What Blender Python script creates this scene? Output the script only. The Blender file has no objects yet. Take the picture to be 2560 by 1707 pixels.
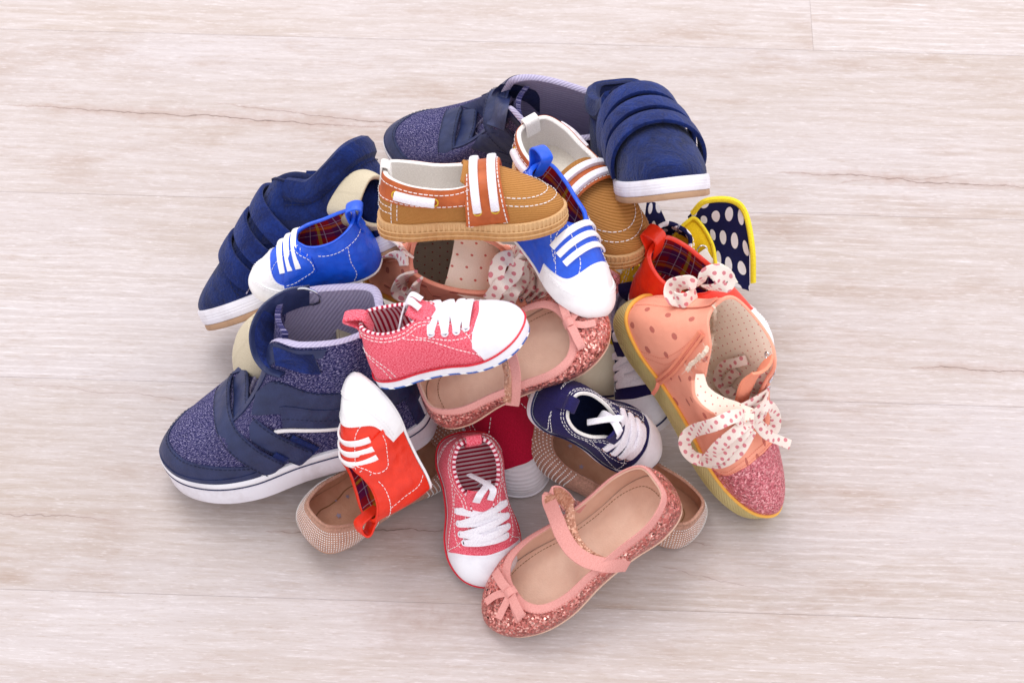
import bpy, bmesh, math, random, json
import numpy as np
from mathutils import Vector, Matrix, Euler
from mathutils.bvhtree import BVHTree
random.seed(7); RNG = np.random.default_rng(7)
CM = .01
sc = bpy.context.scene
# ---- camera: standing over the pile, looking 57 degrees down
cam = bpy.data.objects.new('camera', bpy.data.cameras.new('camera')); sc.collection.objects.link(cam); sc.camera = cam
TH = math.radians(57); cam.location = (0, -math.cos(TH)*1.31, math.sin(TH)*1.31); cam.rotation_euler = (math.pi/2-TH, 0, 0)
cam.data.sensor_width = 36; cam.data.lens = 4607/2560*36; cam.data.clip_start = .05; cam.data.clip_end = 20
cam.data.dof.use_dof = True; cam.data.dof.focus_distance = 1.25; cam.data.dof.aperture_fstop = 14
# ---- light: a bright studio, one big soft lamp over the back left and the pale room round it
w = bpy.data.worlds.new('World'); sc.world = w; w.use_nodes = True
w.node_tree.nodes['Background'].inputs[0].default_value = (.985, .98, 1, 1); w.node_tree.nodes['Background'].inputs[1].default_value = 1.2
def lamp(name, loc, size, energy, col, target=(0, 0, 0)):
    d = bpy.data.lights.new(name, 'AREA'); d.shape = 'SQUARE'; d.size = size; d.energy = energy; d.color = col
    o = bpy.data.objects.new(name, d); sc.collection.objects.link(o); o.location = loc
    o.rotation_euler = (Vector(target)-Vector(loc)).to_track_quat('-Z', 'Y').to_euler(); return o
lamp('softbox_lamp', (-.5, 1.1, 2.3), 1.3, 34, (1, .98, .955))
lamp('window_lamp', (1.6, .9, 1.7), 1.3, 14, (.97, .97, 1))
sc.view_settings.view_transform = 'Standard'; sc.view_settings.look = 'None'; sc.view_settings.exposure = 0; sc.view_settings.gamma = 1
sc.cycles.max_bounces = 6
# ---- shoe lasts: pure geometry, lengths in centimetres, x heel->toe, y to the shoe's left, z up
def crv(keys, t, closed=False):
    """Catmull-Rom through keys at parameters t in [0,1]"""
    k = np.asarray(keys, float); t = np.atleast_1d(np.asarray(t, float))
    n = len(k)
    if closed:
        u = (t % 1.0) * n; i = np.floor(u).astype(int); f = (u - i)[:, None]
        a, b, c, d = k[(i-1) % n], k[i % n], k[(i+1) % n], k[(i+2) % n]
    else:
        u = np.clip(t, 0, 1) * (n-1); i = np.minimum(np.floor(u).astype(int), n-2); f = (u - i)[:, None]
        e = np.vstack([2*k[0]-k[1], k, 2*k[-1]-k[-2]])
        a, b, c, d = e[i], e[i+1], e[i+2], e[i+3]
    return .5*((2*b) + (c-a)*f + (2*a-5*b+4*c-d)*f**2 + (3*b-a-3*c+d)*f**3)

OUT = [(0,0),(.035,.62),(.16,.86),(.33,.80),(.50,.84),(.67,1.0),(.82,.94),(.945,.60),(1,0)]   # y as a share of the half width

class Last:
    def __init__(s, L, W, hs, op, out=None, hb=None, ht=None, spring=.0, asym=.06, side=1, sc=(1,1,1)):
        s.sc = np.array(sc, float); s.W, s.hs, s.spring = W, hs, spring; s.L = L
        out = out or OUT; n = len(out)
        P = [(x*L, y*W*(1 + asym*side*math.sin(math.pi*x)), hs) for x, y in out]
        R = [(x*L, -y*W*(1 - asym*side*math.sin(math.pi*x)), hs) for x, y in out]
        s.Pk = np.array(P + R[n-2:0:-1])
        Q = [(x*L, y*L, z*L) for x, y, z in op]
        s.Qk = np.array(Q + [(x, -y, z) for x, y, z in Q[-2:0:-1]])
        hb = hb or [(.015,.10)]*n                       # (outward, up) handle at the bottom
        ht = ht or [(0,.01,-.08)]*n                     # handle at the rim (x, outward, z)
        s.hb = np.array(list(hb) + list(hb)[-2:0:-1], float)*L
        t = [(x, y, z) for x, y, z in ht]
        s.ht = np.array(t + [(x, -y, z) for x, y, z in t[-2:0:-1]], float)*L
    def bend(s, p):
        p = p.copy(); x = p[..., 0]/s.L
        p[..., 2] += s.spring*s.L*np.clip((x-.62)/.38, 0, 2)**2
        return p*s.sc
    def P(s, t): return crv(s.Pk, t, True)
    def outn(s, t):
        d = crv(s.Pk, np.asarray(t)+.002, True) - crv(s.Pk, np.asarray(t)-.002, True)
        nrm = np.stack([-d[:, 1], d[:, 0], 0*d[:, 0]], 1)*1.0
        nrm /= np.linalg.norm(nrm, axis=1)[:, None] + 1e-9
        return nrm
    def raw(s, t, v):
        t = np.atleast_1d(np.asarray(t, float)).ravel(); v = np.atleast_1d(np.asarray(v, float)).ravel()
        t, v = np.broadcast_arrays(t, v)
        P = s.P(t); Q = crv(s.Qk, t, True); hb = crv(s.hb, t, True); ht = crv(s.ht, t, True)
        C1 = P + s.outn(t)*hb[:, :1] + np.array([0, 0, 1.])*hb[:, 1:2]; C2 = Q + ht
        v = v[:, None]; w = 1-v
        return P*w**3 + 3*C1*w*w*v + 3*C2*w*v*v + Q*v**3
    def S(s, t, v, off=0.0):
        t = np.atleast_1d(np.asarray(t, float)).ravel(); v = np.atleast_1d(np.asarray(v, float)).ravel()
        t, v = np.broadcast_arrays(t, v)
        p = s.bend(s.raw(t, v))
        if np.any(off):
            p = p + s.N(t, v)*np.atleast_1d(off).reshape(-1, 1)
        return p
    def N(s, t, v):
        e = .004
        v0, v1 = np.clip(v-.01, 0, 1), np.clip(v+.01, 0, 1)
        a = s.bend(s.raw(t+e, v)) - s.bend(s.raw(t-e, v)); b = s.bend(s.raw(t, v1)) - s.bend(s.raw(t, v0))
        n = np.cross(b, a); return n/(np.linalg.norm(n, axis=1)[:, None]+1e-9)
    def B(s, t, off=.0, z=0.0):
        t = np.atleast_1d(t)
        p = s.P(t) + s.outn(t)*off; p[:, 2] = z
        return s.bend(p)

def lasts():
    D = {}
    flat_ht = [(-.01,.0,-.09),(-.01,.015,-.09),(0,.03,-.07),(0,.035,-.06),(0,.04,-.06),(.02,.05,-.04),(.05,.05,-.01),(.07,.03,.01),(.08,0,.015)]
    D['mary_jane'] = Last(17.2, 3.1, .55, [(.035,0,.245),(.055,.09,.24),(.17,.138,.21),(.34,.138,.185),(.50,.145,.175),(.64,.158,.17),(.745,.135,.17),(.80,.075,.17),(.812,0,.17)],
                    hb=[(.02,.09)]*5+[(.02,.07),(.02,.07),(.02,.075),(.02,.08)], ht=flat_ht, spring=.03)
    D['ballet'] = Last(17.5, 3.0, .35, [(.03,0,.21),(.055,.075,.205),(.18,.118,.17),(.34,.12,.145),(.49,.128,.14),(.62,.14,.14),(.715,.118,.14),(.765,.065,.14),(.775,0,.14)],
                    hb=[(.02,.07)]*5+[(.02,.06)]*4, ht=[(x,y,z*.8) for x,y,z in flat_ht], spring=.03)
    low_ht = [(-.03,0,-.12),(-.02,.03,-.12),(0,.055,-.12),(.0,.065,-.12),(.02,.09,-.07),(.04,.09,-.05),(.05,.09,-.03),(.06,.07,-.01),(.09,0,.0)]
    low_op = [(.05,0,.44),(.075,.085,.435),(.19,.13,.40),(.32,.12,.39),(.42,.075,.405),(.51,.062,.37),(.59,.052,.335),(.66,.042,.30),(.69,0,.285)]
    D['canvas'] = Last(12.4, 2.6, .85, low_op, hb=[(.01,.12)]*5+[(.01,.10),(.02,.10),(.03,.12),(.03,.13)], ht=low_ht, spring=.05)
    D['navy'] = Last(12.0, 2.45, .8, [(x,y,z*.93) for x,y,z in low_op], hb=[(.01,.12)]*5+[(.01,.10),(.02,.10),(.03,.10),(.03,.11)], ht=low_ht, spring=.04)
    boat_op = [(.035,0,.36),(.06,.105,.355),(.17,.158,.325),(.31,.165,.30),(.42,.163,.30),(.50,.145,.315),(.54,.10,.335),(.555,.05,.345),(.56,0,.35)]
    boat_ht = [(-.02,0,-.1),(-.01,.02,-.1),(0,.03,-.1),(0,.03,-.1),(0,.03,-.09),(.03,.05,-.05),(.06,.06,-.02),(.09,.04,.0),(.11,0,.0)]
    D['boat'] = Last(13.0, 2.65, 1.25, boat_op, hb=[(.01,.1)]*5+[(.01,.09),(.01,.09),(.01,.09),(.01,.09)], ht=boat_ht, spring=.02)
    crib_op = [(.03,0,.47),(.06,.11,.46),(.18,.165,.42),(.31,.165,.40),(.41,.14,.41),(.46,.10,.425),(.49,.065,.43),(.50,.03,.435),(.50,0,.435)]
    crib_ht = [(-.02,0,-.15),(-.01,.03,-.14),(0,.05,-.14),(0,.05,-.14),(.02,.07,-.10),(.05,.08,-.06),(.08,.07,-.04),(.11,.04,-.03),(.13,0,-.02)]
    D['crib'] = Last(12.2, 2.7, .3, crib_op, hb=[(.02,.14)]*5+[(.02,.12),(.02,.12),(.03,.13),(.03,.14)], ht=crib_ht, spring=.05)
    hi_op = [(.045,0,.58),(.075,.095,.58),(.19,.135,.585),(.31,.125,.60),(.38,.075,.59),(.44,.055,.51),(.50,.048,.42),(.56,.042,.345),(.585,0,.32)]
    hi_ht = [(-.0,0,-.2),(0,.01,-.2),(0,.02,-.2),(0,.02,-.2),(.02,.07,-.10),(.04,.08,-.06),(.05,.08,-.04),(.07,.06,-.02),(.11,0,-.01)]
    wo_op = [(.035,0,.57),(.06,.10,.57),(.18,.145,.575),(.33,.14,.60),(.42,.08,.60),(.47,.058,.52),(.52,.05,.43),(.57,.042,.355),(.60,0,.33)]
    D['woven'] = Last(19.0, 3.45, 2.05, wo_op, hb=[(.0,.14)]*5+[(.005,.1),(.01,.09),(.015,.08),(.015,.08)], ht=hi_ht, spring=.03)
    D['suede'] = Last(19.0, 3.3, 1.6, [(.06,0,.43),(.085,.09,.425),(.18,.125,.385),(.28,.112,.365),(.35,.095,.40),(.40,.08,.43),(.43,.05,.44),(.45,.03,.44),(.455,0,.44)],
                      hb=[(.0,.14)]*5+[(.005,.1),(.01,.09),(.015,.08),(.015,.08)], ht=[(-.01,0,-.14),(0,.02,-.14),(0,.03,-.12),(0,.04,-.12),(.02,.06,-.12),(.05,.07,-.09),(.08,.06,-.08),(.11,.04,-.08),(.13,0,-.08)], spring=.03)
    pe_op = [(.10,0,.56),(.125,.10,.56),(.23,.14,.565),(.35,.13,.58),(.43,.08,.57),(.47,.058,.50),(.52,.05,.41),(.57,.042,.34),(.59,0,.32)]
    D['peach'] = Last(18.6, 3.2, 1.9, pe_op, hb=[(.0,.14)]*5+[(.005,.1),(.01,.08),(.01,.075),(.01,.07)], ht=hi_ht, spring=.03)
    import copy; pr = D['peach_right'] = copy.deepcopy(D['peach']); q = pr.Qk
    for i, (x, y, z) in {14: (.22, -.15, .53), 13: (.30, -.165, .44), 12: (.36, -.17, .38), 11: (.43, -.14, .40), 10: (.51, -.08, .395)}.items(): q[i] = np.array((x, y, z))*pr.L
    pm = D['peach_mid'] = copy.deepcopy(D['peach']); pm.Qk[:, 1] *= .78; pm.Qk[9:, 2] -= .02*pm.L
    wb = D['woven_back'] = copy.deepcopy(D['woven'])
    for i, dz in {2: .01, 3: .04, 4: .10, 5: .08, 6: .03}.items(): wb.Qk[i, 2] += dz*wb.L; wb.Qk[16-i, 2] += dz*wb.L
    for k, c in dict(woven_back=(.95,.92,.94), peach_mid=(.97,.88,.95), peach_right=(.97,.88,.95), mary_jane=(.85,.97,.84), ballet=(.82,.87,.83), canvas=(.83,.91,.80), navy=(.81,.86,.80), boat=(.92,.88,.91), crib=(.80,.78,.80),
                     woven=(.95,.92,.94), suede=(.91,.84,.87), peach=(.97,.88,.95)).items(): D[k].sc = np.array(c)
    return D
# ---- materials
def lin(c):
    if isinstance(c, str): c = tuple(int(c[i:i+2], 16)/255 for i in (0, 2, 4))
    return tuple((x/12.92 if x <= .04045 else ((x+.055)/1.055)**2.4) for x in c) + (1,)
class NB:
    def __init__(s, name):
        s.m = bpy.data.materials.new(name); s.m.use_nodes = True; s.t = s.m.node_tree; s.t.nodes.clear()
        s.out = s.n('ShaderNodeOutputMaterial'); s.b = s.n('ShaderNodeBsdfPrincipled'); s.l(s.b, 0, s.out, 0)
    def n(s, ty, **k):
        n = s.t.nodes.new(ty)
        for a, b in k.items():
            if a.startswith('i_'): n.inputs[int(a[2:])].default_value = b
            else: setattr(n, a, b)
        return n
    def l(s, a, ao, b, bi): s.t.links.new(a.outputs[ao], b.inputs[bi])
    def uv(s, scale=(1, 1, 1), rot=0):
        u = s.n('ShaderNodeUVMap'); m = s.n('ShaderNodeMapping'); s.l(u, 0, m, 0)
        m.inputs['Scale'].default_value = scale; m.inputs['Rotation'].default_value = (0, 0, rot); return m
    def obj(s, scale=(1, 1, 1)):
        u = s.n('ShaderNodeTexCoord'); m = s.n('ShaderNodeMapping'); s.l(u, 'Object', m, 0); m.inputs['Scale'].default_value = scale; return m
    def noise(s, co, scale, detail=3, rough=.6, dist=0):
        n = s.n('ShaderNodeTexNoise'); s.l(co, 0, n, 'Vector'); n.inputs['Scale'].default_value = scale
        n.inputs['Detail'].default_value = detail; n.inputs['Roughness'].default_value = rough; n.inputs['Distortion'].default_value = dist; return n
    def ramp(s, src, so, stops):
        r = s.n('ShaderNodeValToRGB'); s.l(src, so, r, 0); e = r.color_ramp.elements
        while len(e) < len(stops): e.new(.5)
        for i, (p, c) in enumerate(stops): e[i].position = p; e[i].color = c if len(c) == 4 else tuple(c)+(1,)
        return r
    def math(s, op, a, b=None, c=None, clamp=False):
        m = s.n('ShaderNodeMath', operation=op, use_clamp=clamp)
        for i, x in enumerate((a, b, c)):
            if x is None: continue
            if isinstance(x, (int, float)): m.inputs[i].default_value = x
            elif isinstance(x, tuple): s.l(x[0], x[1], m, i)
            else: s.l(x, 0, m, i)
        return m
    def mix(s, f, a, b, mode='MIX'):
        m = s.n('ShaderNodeMix', data_type='RGBA', blend_type=mode)
        for i, x in ((0, f), (6, a), (7, b)):
            if isinstance(x, (int, float)): m.inputs[i].default_value = x
            elif isinstance(x, tuple) and len(x) == 4: m.inputs[i].default_value = x
            elif isinstance(x, tuple): s.l(x[0], x[1], m, i)
            else: s.l(x, 0, m, i)
        return m
    def bump(s, h, ho, strength=.4, dist=.0005, prev=None):
        b = s.n('ShaderNodeBump'); s.l(h, ho, b, 'Height'); b.inputs['Strength'].default_value = strength; b.inputs['Distance'].default_value = dist
        if prev: s.l(prev, 0, b, 'Normal')
        return b
    def fin(s, col=None, co=0, rough=.6, spec=.4, metal=0, sheen=0, nrm=None, coat=0, sss=0):
        if isinstance(col, tuple): s.b.inputs['Base Color'].default_value = col
        elif col is not None: s.l(col, co, s.b, 'Base Color')
        i = s.b.inputs; i['Roughness'].default_value = rough; i['Specular IOR Level'].default_value = spec; i['Metallic'].default_value = metal
        i['Sheen Weight'].default_value = sheen; i['Coat Weight'].default_value = coat; i['Coat Roughness'].default_value = .25
        if nrm: s.l(nrm, 0, s.b, 'Normal')
        return s.m
def m_leather(name, c, c2=None, rough=.42, spec=.45, grain=90, amp=.25, wr=.25):
    b = NB(name); o = b.obj(); n = b.noise(o, grain*1.0, 3); f = b.noise(o, 22, 3); vo = b.n('ShaderNodeTexVoronoi'); b.l(o, 0, vo, 'Vector'); vo.inputs['Scale'].default_value = 900
    c = lin(c); c2 = lin(c2) if c2 else tuple(x*.72 for x in c[:3])+(1,)
    col = b.mix(b.ramp(n, 0, [(.35, (0, 0, 0)), (.75, (1, 1, 1))]), c, c2)
    bp = b.bump(vo, 0, amp*.6, .0006); bp = b.bump(f, 0, wr*2, .010, bp); bp = b.bump(n, 0, wr, .0025, bp)
    return b.fin(col, 2, rough, spec, nrm=bp)
def m_suede(name, c, c2):
    b = NB(name); o = b.obj(); n = b.noise(o, 45, 6, .72, 1.2); f = b.noise(o, 520, 3, .8)
    col = b.mix(b.ramp(n, 0, [(.38, (0, 0, 0)), (.62, (1, 1, 1))]), lin(c), lin(c2)); col = b.mix(.55, (col, 2), (b.ramp(f, 0, [(.3, (.25, .25, .25)), (.7, (1, 1, 1))]), 0), 'MULTIPLY')
    return b.fin(col, 2, .9, .15, sheen=.12, nrm=b.bump(f, 0, .8, .0009, b.bump(n, 0, .5, .004)))
def m_cloth(name, c, c2=None, sx=9, sy=9, contrast=.5, rough=.85, bump=.45, wr=.3):
    """plain weave: warp and weft threads in two tones"""
    b = NB(name); u1 = b.uv((sx*.35, sy*1.0, 1)); u2 = b.uv((sx*1.0, sy*.35, 1)); a = b.noise(u1, 3.0, 1); d = b.noise(u2, 3.0, 1); w_ = b.noise(b.obj(), 45, 3)
    c = lin(c); c2 = lin(c2) if c2 else tuple(x*.75 for x in c[:3])+(1,)
    s_ = b.math('ADD', a, d); s_ = b.math('MULTIPLY', s_, .5); r = b.ramp(s_, 0, [(.5-.1/contrast*.5-.02, (0, 0, 0)), (.5+.1/contrast*.5, (1, 1, 1))])
    return b.fin(b.mix(r, c, c2), 2, rough, .2, sheen=.05, nrm=b.bump(s_, 0, bump, .0009, b.bump(w_, 0, wr, .004)))
def m_twill(name, c, c2, freq=7.5, ang=.9, rough=.85, contrast=1, bump=.7):
    b = NB(name); u = b.uv((1, 1, 1), ang); w_ = b.n('ShaderNodeTexWave', bands_direction='X', wave_profile='SIN'); b.l(u, 0, w_, 'Vector')
    w_.inputs['Scale'].default_value = freq/6.283*2; w_.inputs['Distortion'].default_value = .6; w_.inputs['Detail Scale'].default_value = 3
    n = b.noise(b.obj(), 60, 3); n2 = b.noise(b.obj(), 600, 2); f = b.math('ADD', b.math('MULTIPLY', (w_, 1), .8*contrast), b.math('MULTIPLY', (n2, 0), .4))
    return b.fin(b.mix(b.ramp(f, 0, [(.15, (0, 0, 0)), (1, (1, 1, 1))]), lin(c2), lin(c)), 2, rough, .2, nrm=b.bump(w_, 1, bump, .0008, b.bump(n, 0, .25, .003)))
def m_knit(name):
    b = NB(name); u = b.uv((1, 1, 1), .35); m = b.n('ShaderNodeMapping'); b.l(u, 0, m, 0); m.inputs['Scale'].default_value = (1.4, 3.4, 1)
    n = b.noise(m, 4.4, 3, .7, .4); n2 = b.noise(b.obj(), 60, 3)
    r = b.ramp(n, 0, [(.40, lin('1c1e48')), (.49, lin('302f62')), (.56, lin('69638f')), (.68, lin('b7b0cf'))])
    return b.fin(b.mix(.25, (r, 0), (b.ramp(n2, 0, [(.3, (.5, .5, .5)), (.7, (1, 1, 1))]), 0), 'MULTIPLY'), 2, .9, .15, nrm=b.bump(n, 0, .8, .0012, b.bump(n2, 0, .3, .004)))
def m_rubber(name, c, c2=None, rough=.5, spec=.4, dirt=None, groove=None):
    b = NB(name); o = b.obj(); n = b.noise(o, 40, 4, .7); c = lin(c); c2 = lin(c2) if c2 else tuple(x*.85 for x in c[:3])+(1,)
    col = b.mix(b.ramp(n, 0, [(.45, (0, 0, 0)), (.8, (1, 1, 1))]), c, c2)
    bp = b.bump(b.noise(o, 500, 2), 0, .15, .0004)
    if groove:
        u = b.uv(); x = b.n('ShaderNodeSeparateXYZ'); b.l(u, 0, x, 0)
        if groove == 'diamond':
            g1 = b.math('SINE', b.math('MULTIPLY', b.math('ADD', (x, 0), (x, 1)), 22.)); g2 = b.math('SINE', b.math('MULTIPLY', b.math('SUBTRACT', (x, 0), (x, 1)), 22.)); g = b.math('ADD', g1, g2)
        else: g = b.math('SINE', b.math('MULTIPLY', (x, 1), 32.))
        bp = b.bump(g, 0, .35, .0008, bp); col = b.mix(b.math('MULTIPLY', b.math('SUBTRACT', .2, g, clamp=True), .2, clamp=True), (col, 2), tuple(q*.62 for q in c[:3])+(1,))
    return b.fin(col, 2, rough, spec, nrm=bp)
def m_glitter(name, c, c2, c3, scale=750, base_rough=.28, amt=1.5, metal=.75):
    b = NB(name); o = b.obj(); v = b.n('ShaderNodeTexVoronoi'); b.l(o, 0, v, 'Vector'); v.inputs['Scale'].default_value = scale
    r = b.ramp(v, 1, [(.12, lin(c2)), (.5, lin(c)), (.9, lin(c3))]); g = b.n('ShaderNodeNewGeometry')
    sep = b.n('ShaderNodeVectorMath', operation='SUBTRACT'); b.l(v, 1, sep, 0); sep.inputs[1].default_value = (.5, .5, .5)
    s2 = b.n('ShaderNodeVectorMath', operation='SCALE'); b.l(sep, 0, s2, 0); s2.inputs['Scale'].default_value = amt
    ad = b.n('ShaderNodeVectorMath', operation='ADD'); b.l(s2, 0, ad, 0); b.l(g, 'Normal', ad, 1)
    nn = b.n('ShaderNodeVectorMath', operation='NORMALIZE'); b.l(ad, 0, nn, 0)
    n = b.noise(o, 30, 3); col = b.mix(b.ramp(n, 0, [(.35, (0, 0, 0)), (.75, (.5, .5, .5))]), (r, 0), lin(c2))
    return b.fin(col, 2, base_rough, .6, metal, nrm=nn)
def m_dots(name, base, dot, pitch, rad, jit=.0, rough=.85, base2=None, rot=.3, stag=True, bump=.25, strength=1, var=0):
    """round dots in staggered rows, pitch and radius in cm"""
    b = NB(name); u = b.uv((1/pitch, 1/pitch, 1), rot); x = b.n('ShaderNodeSeparateXYZ'); b.l(u, 0, x, 0)
    row = b.math('FLOOR', (x, 1)); sh = b.math('MULTIPLY', b.math('FLOORED_MODULO', row, 2.), .5 if stag else 0.)
    fx = b.math('SUBTRACT', b.math('FRACT', b.math('ADD', (x, 0), sh)), .5); fy = b.math('SUBTRACT', b.math('FRACT', (x, 1)), .5)
    d = b.math('SQRT', b.math('ADD', b.math('MULTIPLY', fx, fx), b.math('MULTIPLY', fy, fy)))
    nz = b.noise(b.obj(), 900, 2); d = b.math('ADD', d, b.math('MULTIPLY', b.math('SUBTRACT', (nz, 0), .5), jit))
    m = b.math('MULTIPLY', b.math('LESS_THAN', d, rad/pitch), strength)
    f = b.noise(b.uv((9, 9, 1)), 2.2, 2); w_ = b.noise(b.obj(), 40, 3); base = lin(base); b2 = lin(base2) if base2 else tuple(q*.85 for q in base[:3])+(1,)
    bc = b.mix(b.ramp(f, 0, [(.35, (0, 0, 0)), (.7, (1, 1, 1))]), base, b2)
    return b.fin(b.mix(m, (bc, 2), lin(dot)), 2, rough, .2, nrm=b.bump(f, 0, bump, .0006, b.bump(w_, 0, .35, .005)))
def m_stripe(name, a, c, freq, horiz=False, rot=0, rough=.85, duty=.5, wob=.0):
    b = NB(name); u = b.uv((1, 1, 1), rot); x = b.n('ShaderNodeSeparateXYZ'); b.l(u, 0, x, 0)
    f = b.math('FRACT', b.math('MULTIPLY', (x, 1 if horiz else 0), freq)); m = b.math('LESS_THAN', f, duty); n = b.noise(b.obj(), 500, 2)
    return b.fin(b.mix(m, lin(a), lin(c)), 2, rough, .2, nrm=b.bump(n, 0, .3, .0006))
def m_plaid(name):
    b = NB(name); u = b.uv(); x = b.n('ShaderNodeSeparateXYZ'); b.l(u, 0, x, 0); col = lin('a31428')
    for ax, fr, off, wd, cc in ((0, .42, .1, .42, '2a1d6a'), (1, .42, .1, .42, '2a1d6a'), (1, .42, .62, .14, 'd97a1c'), (0, .42, .62, .1, 'c9b02a'), (1, .84, .8, .05, 'd8d0e8'), (0, .84, .8, .05, 'd8d0e8')):
        f = b.math('FRACT', b.math('ADD', b.math('MULTIPLY', (x, ax), fr), off)); m = b.math('MULTIPLY', b.math('LESS_THAN', f, wd), .55)
        col = b.mix(m, col if isinstance(col, tuple) and len(col) == 4 else (col, 2), lin(cc))
    n = b.noise(b.obj(), 600, 2)
    return b.fin(col, 2, .85, .2, nrm=b.bump(n, 0, .3, .0006))
def m_cord(name, a, c, freq=4., rot=0):
    b = NB(name); u = b.uv((1, 1, 1), rot); w_ = b.n('ShaderNodeTexWave', bands_direction='X', wave_profile='SIN'); b.l(u, 0, w_, 'Vector'); w_.inputs['Scale'].default_value = freq/3.1416
    w_.inputs['Distortion'].default_value = .4
    return b.fin(b.mix((w_, 1), lin(c), lin(a)), 2, .9, .15, nrm=b.bump(w_, 1, .8, .0012))
def m_plain(name, c, rough=.6, spec=.4, metal=0, grain=400, amp=.15, c2=None):
    b = NB(name); o = b.obj(); n = b.noise(o, grain, 2); n2 = b.noise(o, 50, 3); c = lin(c); c2 = lin(c2) if c2 else tuple(x*.88 for x in c[:3])+(1,)
    return b.fin(b.mix(b.ramp(n2, 0, [(.4, (0, 0, 0)), (.75, (1, 1, 1))]), c, c2), 2, rough, spec, metal, nrm=b.bump(n, 0, amp, .0005))
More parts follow.
